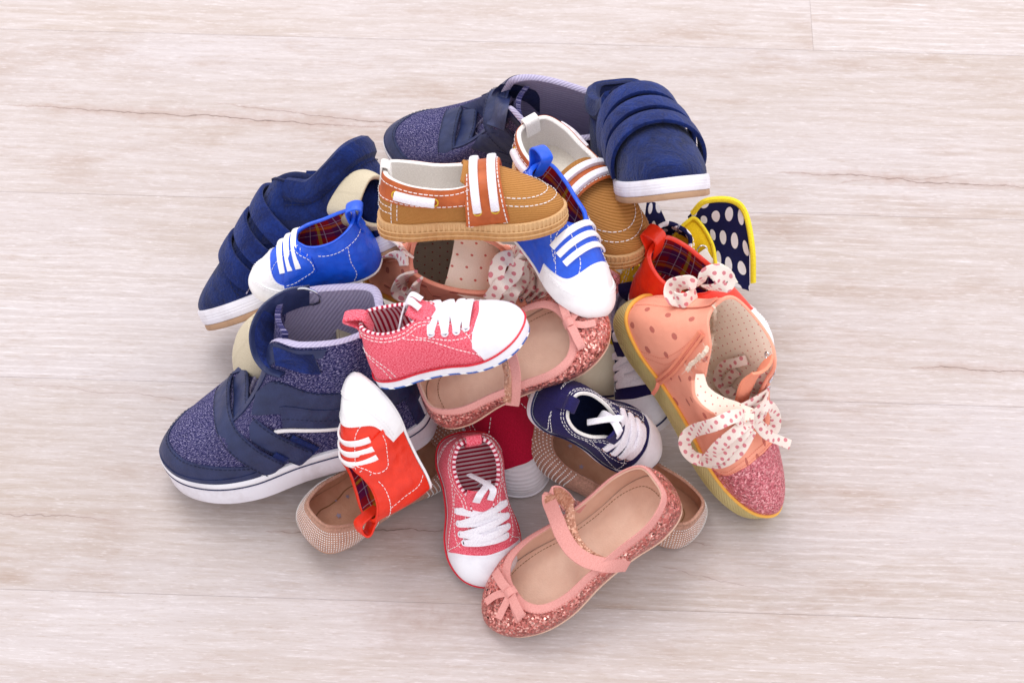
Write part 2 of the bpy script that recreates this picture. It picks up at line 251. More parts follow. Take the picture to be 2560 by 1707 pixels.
M = dict(
 white_leather=m_leather('white_leather', 'f7f4f6', 'eeeaee', .4, .5, 60, .2, .25), blue_leather=m_leather('blue_leather', '1759e0', '1148c4', .38, .5),
 red_leather=m_leather('red_leather', 'ee300e', 'd82408', .38, .5), brown_leather=m_leather('brown_leather', 'bd5e2c', '9c4618', .5, .35), navy_leather=m_leather('navy_leather', '26305a', '1c2448', .45, .4, 90, .3, .3),
 navy_suede=m_suede('navy_suede', '0c1b4e', '132a6c'), navy_suede_blue=m_suede('navy_suede_blue', '0d1f5a', '142e78'), navy_lining=m_cloth('navy_lining', '1a2450', '12193a', 6, 6), navy_fluff=m_suede('navy_fluff', '0c1a50', '1c327e'),
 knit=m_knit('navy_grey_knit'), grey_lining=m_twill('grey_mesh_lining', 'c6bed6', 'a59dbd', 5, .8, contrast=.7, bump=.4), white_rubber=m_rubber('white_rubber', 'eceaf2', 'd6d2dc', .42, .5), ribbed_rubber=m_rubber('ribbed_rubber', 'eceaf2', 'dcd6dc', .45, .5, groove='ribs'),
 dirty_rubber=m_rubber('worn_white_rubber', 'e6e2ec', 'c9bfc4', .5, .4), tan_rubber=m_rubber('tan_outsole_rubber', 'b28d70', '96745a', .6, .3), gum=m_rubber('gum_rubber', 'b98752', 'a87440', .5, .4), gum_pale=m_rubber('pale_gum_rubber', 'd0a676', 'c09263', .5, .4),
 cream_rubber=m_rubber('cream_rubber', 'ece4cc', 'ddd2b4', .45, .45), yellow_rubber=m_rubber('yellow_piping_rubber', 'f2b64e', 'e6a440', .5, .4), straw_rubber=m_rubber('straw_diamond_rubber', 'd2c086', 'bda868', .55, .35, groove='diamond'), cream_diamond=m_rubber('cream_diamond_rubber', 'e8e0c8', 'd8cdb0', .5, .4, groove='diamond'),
 twill=m_twill('tan_twill_cloth', 'b98049', '97662f', 7.5, 1.3, bump=.35), white_cloth=m_cloth('white_cotton', 'f1edea', 'dfd9d6', 6, 6), lace=m_cloth('white_lace_cotton', 'f4f0f6', 'dfd9e4', 7, 7, bump=.6), insole_white=m_cloth('white_insole_cloth', 'e9e2d8', 'dcd4c8', 5, 5),
 chambray=m_cloth('pink_red_chambray', 'd41f3c', 'f07f90', 8, 8, 1.2), red_line=m_plain('red_rubber_line', 'd01530', .45), red_stripe=m_stripe('red_striped_lining', 'b0203e', 'efd6de', 3.0), navy_canvas=m_cloth('navy_canvas', '231c58', '1a1544', 8, 8, .6),
 navy_line=m_plain('navy_rubber_line', '191c50', .45), crimson=m_cloth('crimson_canvas', 'c2103c', 'a80c30', 8, 8), glitter=m_glitter('rose_glitter', 'd98078', 'b25c56', 'fbc8bc', 800, .3, 1.7, .65), glitter_pink=m_glitter('worn_pink_glitter', 'd5707c', 'b05460', 'f8b4b8', 900, .4, 1.1, .5),
 ribbon=m_cloth('dusty_pink_ribbon', 'e2a19a', 'd28e88', 12, 4), pink_insole=m_leather('beige_pink_insole', 'e8c3ae', 'dcb29c', .6, .3, 60, .35, .1), copper=m_glitter('copper_glitter_backing', 'cc9078', 'b07860', 'e8bca4', 900, .4, .7, .3),
 nude_suede=m_suede('nude_suede', 'c4907c', 'd4a490'), nude_leather=m_leather('nude_leather', 'cf9f84', 'bf8c70', .55, .3), crystal=m_plain('crystal_studs', 'ffffff', .12, 1, 0), silver=m_plain('silver_metal', 'd4d4dc', .22, .6, 1), star=m_plain('silver_star_print', 'a29ab2', .35, .5, .4),
 gold=m_plain('yellow_enamel_eyelet', 'd9b428', .3, .6, .3), peach=m_dots('peach_canvas_with_glitter_dots', 'f8ac94', 'b8625a', 2.0, .27, .05, base2='f29c82', strength=.85), peach_plain=m_cloth('peach_canvas', 'f8ac94', 'f09c84', 8, 8, .4), peach_bright=m_cloth('bright_peach_canvas', 'f69c7e', 'ea8c70', 8, 8, .4),
 cream_dots=m_dots('cream_lining_with_pink_dots', 'fff0e2', 'd8786c', .55, .055, base2='f8e6d4'), lace_dots=m_dots('cream_lace_with_pink_dots', 'f2e4dc', 'd4828a', .62, .15, .03, base2='e8d6cc'), cream_edge=m_cloth('frayed_cream_edge', 'f0dccb', 'dcc4b0', 6, 6, bump=.8),
 yellow=m_cloth('yellow_canvas', 'e8c81e', 'd4ae14', 8, 8, .6), yellow_bind=m_cloth('yellow_binding', 'f0dc3c', 'e0c828', 8, 8, .6), polka=m_dots('navy_cloth_with_white_dots', '1a1c52', 'eceaf4', 1.0, .30, base2='14163f'), yellow_dots=m_dots('white_lace_with_yellow_dots', 'f0f0e6', 'ddd020', .7, .14),
 beige=m_cloth('beige_canvas', 'd2c6b0', 'c0b298', 8, 8), corduroy=m_cord('beige_corduroy', 'eadccf', 'c0ac9e'), plaid=m_plaid('red_plaid_lining'), thread_white=m_plain('white_thread', 'f2eef0', .7), thread_navy=m_plain('navy_thread', '0f1638', .7), thread_rose=m_plain('rose_thread', 'c87068', .7), thread_brown=m_plain('brown_thread', '97704c', .7),
 thread_peach=m_plain('coral_thread', 'e0806a', .7), black=m_plain('black_webbing', '14141c', .7), blue_print=m_stripe('blue_and_white_outsole', '3a62b0', 'eef0f6', 1.3, rot=.8, duty=.35), dark=m_plain('dark_inside', '1a1418', .8))
# ---- mesh tools
def mesh_obj(name, V, F, mat, parent=None, uv=None, kind=None, label=None, smooth=True, sharp=40):
    me = bpy.data.meshes.new(name); me.from_pydata([tuple(v) for v in np.asarray(V)*CM], [], F); me.materials.append(mat)
    if uv is not None:
        l = me.uv_layers.new(name='UVMap'); li = np.zeros(len(me.loops), int); me.loops.foreach_get('vertex_index', li)
        l.data.foreach_set('uv', np.asarray(uv, dtype=np.float32)[li].ravel())
    me.polygons.foreach_set('use_smooth', [smooth]*len(me.polygons))
    if smooth and sharp: me.set_sharp_from_angle(angle=math.radians(sharp))
    me.update(); o = bpy.data.objects.new(name, me); sc.collection.objects.link(o)
    if parent: o.parent = parent
    if kind: o['kind'] = kind
    if label: o['label'] = label
    return o
def quads(n, m, cu=False, cv=False, flip=False, base=0):
    F = []
    for i in range(n if cu else n-1):
        for j in range(m if cv else m-1):
            a, b, c, d = i*m+j, ((i+1) % n)*m+j, ((i+1) % n)*m+(j+1) % m, i*m+(j+1) % m
            F.append((a+base, b+base, c+base, d+base) if not flip else (d+base, c+base, b+base, a+base))
    return F
def nrm(v): v = np.asarray(v, float); return v/(np.linalg.norm(v, axis=-1, keepdims=True)+1e-9)
def path(keys, n, closed=False): return crv(keys, np.linspace(0, 1, n, endpoint=not closed), closed)
def frames(P, N=None, W=None, closed=False):
    if closed: T = nrm(np.roll(P, -1, 0)-np.roll(P, 1, 0))
    else: T = nrm(np.gradient(P, axis=0))
    if W is not None:
        W = np.broadcast_to(np.asarray(W, float), P.shape); B = nrm(W-T*(W*T).sum(1)[:, None]); Nn = np.cross(B, T)
    else:
        N = np.broadcast_to(np.asarray(N, float), P.shape); Nn = nrm(N-T*(N*T).sum(1)[:, None]); B = np.cross(T, Nn)
    return T, nrm(Nn), B
SECT = [(-.5, 0), (-.47, .42), (-.36, .5), (0, .56), (.36, .5), (.47, .42), (.5, 0), (.47, -.42), (.36, -.5), (0, -.5), (-.36, -.5), (-.47, -.42)]
CIRC = [(.5*math.cos(a*math.pi/4), .5*math.sin(a*math.pi/4)) for a in range(8)]
def sweep(P, N, B, wd, th, sect=SECT, closed=False, taper=None):
    m = len(sect); V = []; U = []; L = np.concatenate([[0], np.cumsum(np.linalg.norm(np.diff(P, axis=0), axis=1))])
    for i, p in enumerate(P):
        k = 1 if taper is None else taper[i]; ww = wd[i] if np.ndim(wd) else wd
        for (a, b) in sect: V.append(p + B[i]*a*ww*k + N[i]*b*th*k); U.append((L[i], a*ww))
    F = quads(len(P), m, cu=closed, cv=True)
    if not closed: F += [tuple(range(m))[::-1], tuple(range(len(P)*m-m, len(P)*m))]
    return V, [f[::-1] for f in F], U
def ribbon(name, keys, wd, th, mat, parent, N=None, W=None, n=24, sect=SECT, raw=False, taper=None, label=None, closed=False):
    P = np.asarray(keys, float) if raw else path(keys, n, closed)
    if N is not None and np.ndim(N) == 2 and len(N) != len(P): N = path(N, len(P))
    if W is not None and np.ndim(W) == 2 and len(W) != len(P): W = path(W, len(P))
    T, Nn, B = frames(P, N, W, closed)
    if np.ndim(wd): wd = np.interp(np.linspace(0, 1, len(P)), np.linspace(0, 1, len(wd)), wd)
    V, F, U = sweep(P, Nn, B, wd, th, sect, closed, taper)
    return mesh_obj(name, V, F, mat, parent, U, label=label)
def ring(name, c, n_, r, t, mat, parent, k=20):
    n_ = nrm(n_); a = nrm(np.cross(n_, (0.3, .9, .1))); b = np.cross(n_, a); th = np.linspace(0, 2*math.pi, k, endpoint=False)
    P = c + r*(np.cos(th)[:, None]*a + np.sin(th)[:, None]*b); return ribbon(name, P, t, t, mat, parent, N=n_, sect=CIRC, raw=True, closed=True)

class Shoe:
    def __init__(s, name, label, cat, last, pose, group=None):
        s.e = bpy.data.objects.new(name, None); sc.collection.objects.link(s.e); s.e.empty_display_size = .02
        s.e['label'] = label; s.e['category'] = cat
        if group: s.e['group'] = group
        t, r, k = pose; s.e.location = [x*CM for x in t]; s.e.rotation_euler = [math.radians(a) for a in r]; s.e.scale = k
        s.L = last; q = last.S(np.repeat(np.linspace(0, 1, 24), 12), np.tile(np.linspace(0, 1, 12), 24)).reshape(24, 12, 3); s.vl = np.linalg.norm(np.diff(q, axis=1), axis=2).sum(1).mean(); s.st = {}; s.per = np.linalg.norm(np.diff(last.S(np.linspace(0, 1, 60), .3), axis=0), axis=1).sum()
    def obj(s, name, V, F, mat, **k): return mesh_obj(name, V, F, M[mat], s.e, **k)
    def patch(s, name, t0, t1, va, vb, mat, off=.06, skirt=.1, nt=40, nv=12, parent=None, label=None, wob=0):
        """a piece of the upper between two curves v=va(t), v=vb(t), lying off the surface, edges turned down"""
        T = np.linspace(t0, t1, nt); f = lambda g: np.array([g(t) for t in T]) if callable(g) else np.interp(np.linspace(0, 1, nt), np.linspace(0, 1, len(g)), g) if np.ndim(g) else np.full(nt, float(g))
        A, Bv = f(va), f(vb); J = np.linspace(0, 1, nv); tt = np.repeat(T, nv); vv = (A[:, None]+(Bv-A)[:, None]*J).ravel()
        return s.cells(name, tt, vv, nt, nv, mat, off, skirt, parent, label)
    def quadp(s, name, A, Bk, mat, off=.06, skirt=.1, n=20, m=10, parent=None, label=None):
        """patch between two key curves given as (t,v) lists"""
        a = crv(A, np.linspace(0, 1, n)); b = crv(Bk, np.linspace(0, 1, n)); J = np.linspace(0, 1, m)[None, :, None]
        g = a[:, None]*(1-J)+b[:, None]*J; return s.cells(name, g[..., 0].ravel(), g[..., 1].ravel(), n, m, mat, off, skirt, parent, label)
    def cells(s, name, tt, vv, n, m, mat, off, skirt, parent=None, label=None):
        tt = tt.reshape(n, m); vv = np.clip(vv.reshape(n, m), 0, 1)
        T2 = np.pad(tt, 1, mode='edge'); V2 = np.pad(vv, 1, mode='edge'); o = np.full((n+2, m+2), off); o[0] = o[-1] = off-skirt; o[:, 0] = o[:, -1] = off-skirt
        P = s.L.S(T2.ravel(), V2.ravel(), o.ravel()); U = np.stack([T2.ravel()*s.per, V2.ravel()*s.vl], 1)
        return s.obj(name, P, quads(n+2, m+2, flip=False), mat, uv=U, label=label) if parent is None else mesh_obj(name, P, quads(n+2, m+2), M[mat], parent, U, label=label)
    def upper(s, mat, lining, rim=None, thick=.16, nt=120, nv=22, rimr=.13, insole=None, insole_z=.3, v1=1.0, rimv=None):
        T = np.linspace(0, 1, nt, endpoint=False); v = np.linspace(0, v1, nv); tt = np.repeat(T, nv); vv = np.tile(v, nt)
        U = np.stack([tt*s.per, vv*s.vl], 1); P = s.L.S(tt, vv); F = quads(nt, nv, cu=True)
        s.obj('upper', P, F, mat, uv=fixuv(U)); s.bvh = BVHTree.FromPolygons([Vector(p) for p in P], F)
        P2 = s.L.S(tt, vv, -thick); s.obj('lining', P2, quads(nt, nv, cu=True, flip=True), lining, uv=U)
        R = s.L.S(T, v1, -thick/2); N_ = s.L.N(T, np.full(nt, v1-.01)); ribbon('collar_edge', R, thick+rimr, rimr*1.6, M[rim or lining], s.e, N=nrm(np.cross(N_, nrm(np.roll(R, -1, 0)-np.roll(R, 1, 0)))), sect=CIRC, raw=True, closed=True)
        if insole: s.insole(insole, insole_z)
    def insole(s, mat, dz=.3, shrink=.93, name='insole'):
        nt, nr = 60, 8; T = np.linspace(0, 1, nt, endpoint=False); p = s.L.P(T); c = np.stack([np.clip(p[:, 0], .2*s.L.L, .8*s.L.L), 0*T, p[:, 2]], 1)
        R = np.linspace(shrink, 0, nr); G = c[:, None]+(p-c)[:, None]*R[None, :, None]; G[..., 2] += dz-.12*(1-R[None, :]/shrink); U = G[..., :2].reshape(-1, 2).copy(); G = s.L.bend(G.reshape(-1, 3))
        return s.obj(name, G, quads(nt, nr, cu=True), mat, uv=U)
    def sole(s, name, z0, z1, off, mat, off1=None, rib=0, ribn=90, cap=False, nt=160, round_=.12, label=None):
        off1 = off if off1 is None else off1; T = np.linspace(0, 1, nt, endpoint=False); f1 = np.array([z1(t) for t in T]) if callable(z1) else np.full(nt, float(z1)); f0 = np.array([z0(t) for t in T]) if callable(z0) else np.full(nt, float(z0))
        wv = rib*(np.sin(T*ribn*2*math.pi) > 0) if rib else 0*T; r = round_; rows = []
        for k, (a, o_) in enumerate([(0, off-r*1.2), (r*.3, off-r*.3), (r, off), (.5, (off+off1)/2), (-r, off1), (-r*.3, off1-r*.3), (0, off1-r*1.2), (0, off1-.5)]):
            z = f0+a if k < 3 else (f0+f1)/2 if k == 3 else f1+a
            p = s.L.P(T)+s.L.outn(T)*(o_+(wv if 2 <= k <= 4 else 0*wv))[:, None]; p[:, 2] = z; rows.append(s.L.bend(p))
        G = np.stack(rows, 1); m = G.shape[1]; U = np.stack([np.repeat(T*s.per, m), G[..., 2].ravel()], 1); F = quads(nt, m, cu=True)
        V = G.reshape(-1, 3)
        if cap: F.append(tuple(i*m for i in range(nt)))
        return s.obj(name, V, F, mat, uv=U, label=label)
    # stitching is gathered by thread and made into one mesh at the end
    def stitch(s, keys, mat='thread_white', dash=.2, gap=.1, w=.05, off=.03, closed=False):
        k = np.asarray(keys, float); tv = crv(k, np.linspace(0, 1, 220), False)
        s.stitch3(s.L.S(tv[:, 0], np.clip(tv[:, 1], 0, 1), off), s.L.N(tv[:, 0], np.clip(tv[:, 1], .01, .99)), mat, dash, gap, w)
    def stitch3(s, P, N_, mat, dash=.2, gap=.1, w=.05):
        d = np.concatenate([[0], np.cumsum(np.linalg.norm(np.diff(P, axis=0), axis=1))]); x = 0
        while x+dash < d[-1]:
            q = np.linspace(x, x+dash, 4); c = np.stack([np.interp(q, d, P[:, i]) for i in range(3)], 1); n = np.stack([np.interp(q, d, N_[:, i]) for i in range(3)], 1)
            c = c + n*np.array([0, .02, .02, 0])[:, None]; T, Nn, B = frames(c, n); V, F, U = sweep(c, Nn, B, w*random.uniform(.85, 1.15), w*.8, [(-.5, 0), (0, .5), (.5, 0), (0, -.5)])
            L_ = s.st.setdefault(mat, ([], [])); b = len(L_[0]); L_[0].extend(V); L_[1].extend([tuple(i+b for i in f) for f in F]); x += dash+gap*random.uniform(.8, 1.2)
    def done(s):
        for mat, (V, F) in s.st.items(): s.obj('stitching', V, F, mat, kind='stuff')
        s.st = {}
    def rib(s, name, tv, wd, th, mat, off=.05, n=40, closed=False, label=None, sect=SECT):
        q = crv(tv, np.linspace(0, 1, n, endpoint=not closed), False); P = s.L.S(q[:, 0], np.clip(q[:, 1], 0, 1), off)
        return ribbon(name, P, wd, th, M[mat], s.e, N=s.L.N(q[:, 0], np.clip(q[:, 1], .01, .99)), raw=True, label=label, sect=sect, closed=closed)
    def hoop(s, x, z, tilt, a0, a1, n=40, off=.08, skew=0):
        """points where rays towards an axis across the shoe meet the upper; gaps (the open throat) are bridged"""
        L = s.L.L; c0 = np.array([x*L, 0, z*L])*s.L.sc; A = np.radians(np.linspace(a0, a1, n)); P = np.full((n, 3), np.nan); d = np.array([math.sin(math.radians(tilt)), 0, math.cos(math.radians(tilt))])
        for i, a in enumerate(A):
            u = d*math.cos(a)+np.array([0, 1, 0])*math.sin(a); c = c0+np.array([skew*a*L, 0, 0]); h = s.bvh.ray_cast(Vector(c+u*30), Vector(-u))
            if h[0] is not None and (Vector(c+u*30)-h[0]).length < 30.2: P[i] = h[0]
        ok = ~np.isnan(P[:, 0]); idx = np.arange(n); P = np.stack([np.interp(idx, idx[ok], P[ok, k]) for k in range(3)], 1)
        for _ in range(2): P[1:-1] = (P[:-2]+2*P[1:-1]+P[2:])/4
        ax = np.array([-d[2], 0, d[0]]); N_ = nrm(np.cross(np.gradient(P, axis=0), ax)); N_ *= np.sign((N_*(P-c0)).sum(1))[:, None]
        return P+N_*off, N_
    def eyelet(s, t, v, r=.2, mat='silver', w=.1, off=.06, name='eyelet'):
        p = s.L.S(t, v, off)[0]; n = s.L.N(np.array([t]), np.array([v]))[0]; ring(name, p, n, r, w, M[mat], s.e); 
        return p, n
    def hole(s, t, v, r, off=.05):
        p = s.L.S(t, v, off)[0]; n = s.L.N(np.array([t]), np.array([v]))[0]; a = nrm(np.cross(n, (.3, .9, .1))); b = np.cross(n, a); th = np.linspace(0, 2*math.pi, 12, endpoint=False)
        V = p+r*(np.cos(th)[:, None]*a+np.sin(th)[:, None]*b); s.obj('eyelet_hole', V, [tuple(range(12))], 'dark')
    def tongue(s, c, wd, mat, thick=.2, curve=.25, name='tongue', n=16):
        """padded strip along centre points c, half as wide at its root; curved across"""
        P = path(c, n); m = 9; J = np.linspace(-1, 1, m); W_ = np.interp(np.linspace(0, 1, n), np.linspace(0, 1, len(wd)), wd); T = nrm(np.gradient(P, axis=0)); N_ = np.cross(T, (0, 1, 0)); N_ *= np.sign(N_[:, 2:3]+1e-6)
        G = P[:, None]+np.array([0, 1, 0])*(J[None, :]*W_[:, None])[..., None]-N_[:, None]*(curve*W_[:, None]*J[None, :]**2)[..., None]
        Gb = G-N_[:, None]*thick; V = np.concatenate([G.reshape(-1, 3), Gb.reshape(-1, 3)]); F = quads(n, m)+quads(n, m, flip=True, base=n*m)
        for i in range(n-1): F += [(i*m, (i+1)*m, n*m+(i+1)*m, n*m+i*m), ((i+1)*m+m-1, i*m+m-1, n*m+i*m+m-1, n*m+(i+1)*m+m-1)]
        for j in range(m-1): F += [(j+1, j, n*m+j, n*m+j+1), ((n-1)*m+j, (n-1)*m+j+1, n*m+(n-1)*m+j+1, n*m+(n-1)*m+j)]
        U = np.tile(np.stack([np.repeat(np.linspace(0, 4, n), m), np.tile(J*1.5, n)], 1), (2, 1)); return s.obj(name, V, F, mat, uv=U)
def fixuv(U): return U
def vleave(last, f, t, n=60):
    """largest v such that f(point) holds from the bottom up to v"""
    v = np.linspace(0, 1, n); P = last.S(np.full(n, t), v)/last.sc; ok = [f(p/last.L) for p in P]
    for i, k in enumerate(ok):
        if not k: return max(0, v[max(i-1, 0)])
    return 1.0
POSES = {
 'mary_front': ([10.527, -14.716, 5.147], [1.82, 22.29, -149.19], [1.016, 0.888, 0.931]),
 'mary_mid': ([-5.274, -10.384, 7.847], [5.73, -18.55, 19.61], [0.888, 0.9, 0.884]),
 'woven_front': ([-5.14, -8.256, 3.659], [13.79, 11.16, -170.67], [1.008, 1.077, 1.057]),
 'woven_back': ([8.097, 13.73, 1.104], [-12.62, 2.43, 169.64], [0.978, 0.852, 0.934]),
 'peach_right': ([7.328, -3.32, 9.314], [-9.21, 35.16, -48.27], [0.934, 0.809, 0.901]),
 'peach_mid': ([-10.335, 3.176, 5.723], [28.95, 14.92, -4.85], [1.092, 1.049, 1.079]),
 'boat_top': ([-8.182, -2.344, 16.684], [-25.82, -1.74, 0.47], [0.959, 0.961, 0.975]),
 'boat_back': ([1.224, 8.925, 9.077], [-0.32, -7.29, -54.48], [1.02, 1.001, 1.019]),
 'blue_left': ([-8.422, -1.393, 11.918], [12.44, 18.94, -176.47], [0.927, 0.893, 0.893]),
 'blue_mid': ([-0.458, 1.284, 14.509], [-26.43, 10.83, -53.6], [1.036, 1.03, 0.94]),
 'red_front': ([-5.681, -14.088, 4.698], [-92.1, -57.97, 131.39], [0.972, 0.986, 0.947]),
 'red_back': ([8.363, -0.157, 7.351], [-5.07, 5.75, -35.86], [1.061, 1.12, 1.077]),
 'canvas_mid': ([-8.282, -10.347, 12.297], [-20.21, -21.06, 1.79], [0.986, 1.001, 0.958]),
 'canvas_front': ([-3.3, -10.13, 4.368], [-4.75, 28.56, -79.41], [0.974, 1.003, 0.976]),
 'navy_front': ([1.253, -10.082, 9.37], [28.94, 39.07, -6.21], [1.036, 0.963, 0.993]),
 'navy_back': ([10.068, 0.705, 3.517], [32.26, 9.71, -94.22], [1.01, 1.021, 1.011]),
 'suede_left': ([-5.902, 0.272, 11.693], [47.32, 33.13, -176.23], [1.032, 0.95, 1.082]),
 'suede_back': ([7.565, 10.062, 5.539], [-4.74, -46.04, -76.22], [1.023, 0.996, 0.987]),
 'ballet_left': ([-13.459, -16.559, 1.411], [3.79, 7.04, 41.69], [0.954, 0.999, 0.97]),
 'ballet_right': ([12.198, -15.506, 0.027], [0.31, -6.82, 144.02], [1.03, 1.0, 1.015]),
 'crimson': ([-4.206, -2.228, 2.482], [-2.35, 14.81, -61.01], [1.203, 1.173, 1.161]),
 'yellow': ([11.852, 6.455, 1.178], [-5.77, 5.64, -121.95], [1.296, 1.142, 1.327]),
 'beige_back': ([-12.32, 3.243, 13.361], [32.8, 39.81, 0.45], [0.643, 1.006, 1.031]),
 'beige_left': ([-18.726, -5.229, 5.346], [17.16, 11.77, 11.58], [1.287, 1.32, 1.274]),
}
# free pieces of lace and cloth: centre lines in each shoe's own frame
CURVES = {'peach_right': {'loop_left': [[10.34, -0.43, 6.65], [9.02, -2.89, 8.16], [8.69, -4.46, 7.39], [9.11, -3.69, 3.74], [9.57, -3.99, 2.58], [10.43, -4.07, 2.23], [11.35, -3.6, 2.31], [11.43, -3.71, 4.67], [10.62, -2.6, 6.94], [10.46, -0.45, 6.57]],
  'loop_right': [[10.31, -0.31, 6.67], [9.89, -0.28, 7.78], [10.22, 0.56, 7.88], [11.34, 1.4, 6.81], [12.19, 1.19, 6.06], [11.66, 0.24, 6.24], [10.56, -0.28, 6.57]],
  'tail_left': [[10.33, -0.75, 6.85], [10.06, -3.2, 7.49], [10.47, -4.09, 5.9], [11.63, -3.55, 2.74]],
  'tail_right': [[10.37, -0.55, 6.84], [11.82, -0.2, 6.59], [13.0, 1.0, 6.06], [13.77, 1.55, 6.28]],
  'lace_upper': [[6.95, 1.84, 7.03], [6.82, 1.48, 6.14], [6.87, 1.54, 4.48], [7.61, 1.62, 3.08], [8.55, 1.69, 2.9], [9.56, 1.89, 3.28], [10.18, 2.03, 4.27]],
  'lace_inner': [[7.6, 1.93, 5.22], [7.85, 1.77, 4.31], [8.49, 1.83, 3.15], [9.2, 1.91, 3.32]],
  'lace_right': [[8.05, 1.6, 8.08], [8.9, 1.52, 7.05], [9.82, 1.76, 5.25], [10.01, -0.23, 6.77]],
  'lace_cross': [[10.45, 2.1, 3.44], [9.25, -2.4, 7.75], [10.16, -1.95, 7.27], [10.13, -0.05, 6.86]],
  'knot': [[10.99, 1.93, 3.43], [10.21, -0.91, 7.1], [10.65, -0.39, 6.64]],
  'band_low': [[11.21, -3.6, 2.12], [11.86, -3.45, 3.5], [11.85, -3.4, 5.02], [11.54, -2.7, 6.21], [10.94, -1.04, 6.51]],
  'flap': [[4.63, -3.12, 6.17], [5.29, -3.34, 7.95], [8.33, 1.62, 2.52], [9.45, 1.61, 3.64], [9.31, -0.13, 7.66]],
  'zip': [[5.36, -2.53, 1.85], [4.67, -2.85, 4.64], [3.78, -2.86, 7.09], [2.85, -2.39, 9.33]],
  'frayed': [[1.77, -0.56, 10.11], [4.37, 2.2, 5.11], [3.89, -2.73, 9.44], [4.35, -2.95, 7.95], [4.87, -3.02, 6.22]],
  'heel_bow_a': [[0.47, 0.83, 7.96], [-0.02, 0.49, 7.7], [-0.16, 0.31, 6.43], [0.37, -0.24, 6.2], [0.83, -0.53, 7.37], [0.96, 0.9, 7.32]],
  'heel_bow_b': [[0.39, 0.68, 8.7], [-0.29, -0.32, 10.8], [-0.0, 0.09, 11.64], [0.83, 0.7, 11.31], [0.99, 0.23, 10.85], [0.75, 0.6, 8.95]]},
 'peach_mid': {'loop_a': [[7.68, 0.87, 11.05], [6.88, 0.36, 11.66], [6.84, -0.73, 11.63], [7.4, -1.11, 11.13], [8.01, -0.09, 10.3]],
  'loop_b': [[7.98, 0.96, 10.78], [9.1, 1.49, 9.31], [10.4, 1.07, 8.01], [10.48, 0.17, 7.18], [9.34, -0.04, 8.29], [8.1, 0.6, 10.54]],
  'tail_a': [[7.94, 0.78, 11.2], [7.86, -0.19, 11.21], [7.14, -1.08, 11.8], [6.88, -2.0, 10.56]],
  'tail_b': [[8.16, 0.73, 10.77], [8.63, -0.19, 9.97], [8.07, -1.09, 11.06], [8.03, -1.98, 10.1]],
  'lace_c': [[6.63, 1.38, 4.21], [6.91, 1.78, 3.73], [7.74, 1.98, 3.64], [7.88, 1.19, 11.05], [8.51, 0.86, 10.19]],
  'heel_bow_a': [[1.66, -0.59, 10.24], [1.13, -0.36, 7.78], [0.44, 0.21, 5.92], [0.47, 0.96, 5.55], [1.21, 0.48, 7.95], [1.68, -0.32, 10.31]],
  'heel_bow_b': [[2.09, -1.29, 10.05], [1.85, -1.62, 8.38], [2.02, -2.16, 6.76], [2.58, -2.17, 7.64], [2.55, -1.74, 10.25]]},
 'woven_back': {'up_a': [[9.21, 1.79, 10.19], [9.52, -0.43, 9.11], [9.14, -0.92, 10.65], [8.46, -1.0, 11.96]],
  'up_b': [[7.76, 2.61, 10.93], [7.37, 2.2, 13.42], [7.87, -1.44, 9.89], [7.33, -1.44, 11.04]],
  'top_a': [[8.46, -1.0, 11.96], [7.35, -1.57, 11.08], [5.97, -2.21, 9.26]],
  'top_b': [[7.89, -1.56, 8.99], [6.96, -1.82, 8.08], [6.17, -2.1, 5.9]]},
 'yellow': {'pol_a': [[-0.65, -0.1, 3.6], [-1.16, 0.35, 4.5], [-1.94, 1.36, 4.67], [-2.24, 2.44, 4.43], [-1.22, 3.82, 4.04]],
  'pol_b': [[-0.31, 0.9, 2.65], [-0.46, 1.71, 2.4], [0.18, 2.67, 2.24], [0.97, 3.99, 2.28], [0.94, 5.45, 2.56]],
  'yel_a': [[0.65, -0.26, 3.1], [-0.21, 0.03, 3.65], [-0.6, 0.52, 3.81], [0.18, 2.1, 3.72], [1.48, 3.21, 3.79]],
  'yel_b': [[1.59, 0.85, 2.83], [1.53, 1.57, 2.89], [1.47, 2.29, 2.95], [1.85, 3.12, 3.06], [1.91, 3.61, 3.1]],
  'nav_a': [[-0.98, -3.06, 2.17], [-1.17, -2.4, 2.21], [0.15, -0.68, 2.71]],
  'nav_b': [[0.13, -2.49, 1.64], [0.37, -1.65, 1.74], [0.68, -0.57, 2.16]],
  'eye': [[0.8, 1.82, 3.6]],
  'lace': [[0.98, 1.87, 3.93], [1.28, 2.65, 3.72], [1.18, 3.69, 3.5], [1.68, 4.58, 3.62]],
  'edge': [[-0.77, 0.09, 3.91], [-1.39, 0.49, 4.64], [-2.18, 1.81, 4.68], [-2.09, 2.91, 4.33], [-0.62, 4.38, 3.99], [0.65, 5.43, 2.99]]}}
# ---- floor
def build_floor():
    e = bpy.data.objects.new('floor', None); sc.collection.objects.link(e); e['kind'] = 'structure'; e.rotation_euler = (0, 0, math.radians(-2))
    mat = floor_mat(); rnd = random.Random(3); H = 16.24; y0 = 12.05
    for r in range(-5, 8):
        a = y0+r*H; b = a+H; x = {1: 22.9-128.5}.get(r, -64+rnd.uniform(-14, 14))-(0 if r == 1 else 128.5)
        while x < 150:
            x1 = x+128.5; g = .004; V = []; bev = .02
            for z, k in ((-1, 0), (-bev, 0), (0, bev)): V += [(x+g+k, a+g+k, z), (x1-g-k, a+g+k, z), (x1-g-k, b-g-k, z), (x+g+k, b-g-k, z)]
            F = [(8, 9, 10, 11)]+[(i*4+j, i*4+(j+1) % 4, i*4+4+(j+1) % 4, i*4+4+j) for i in range(2) for j in range(4)]
            mesh_obj('plank', V, F, mat, e, smooth=False); x = x1
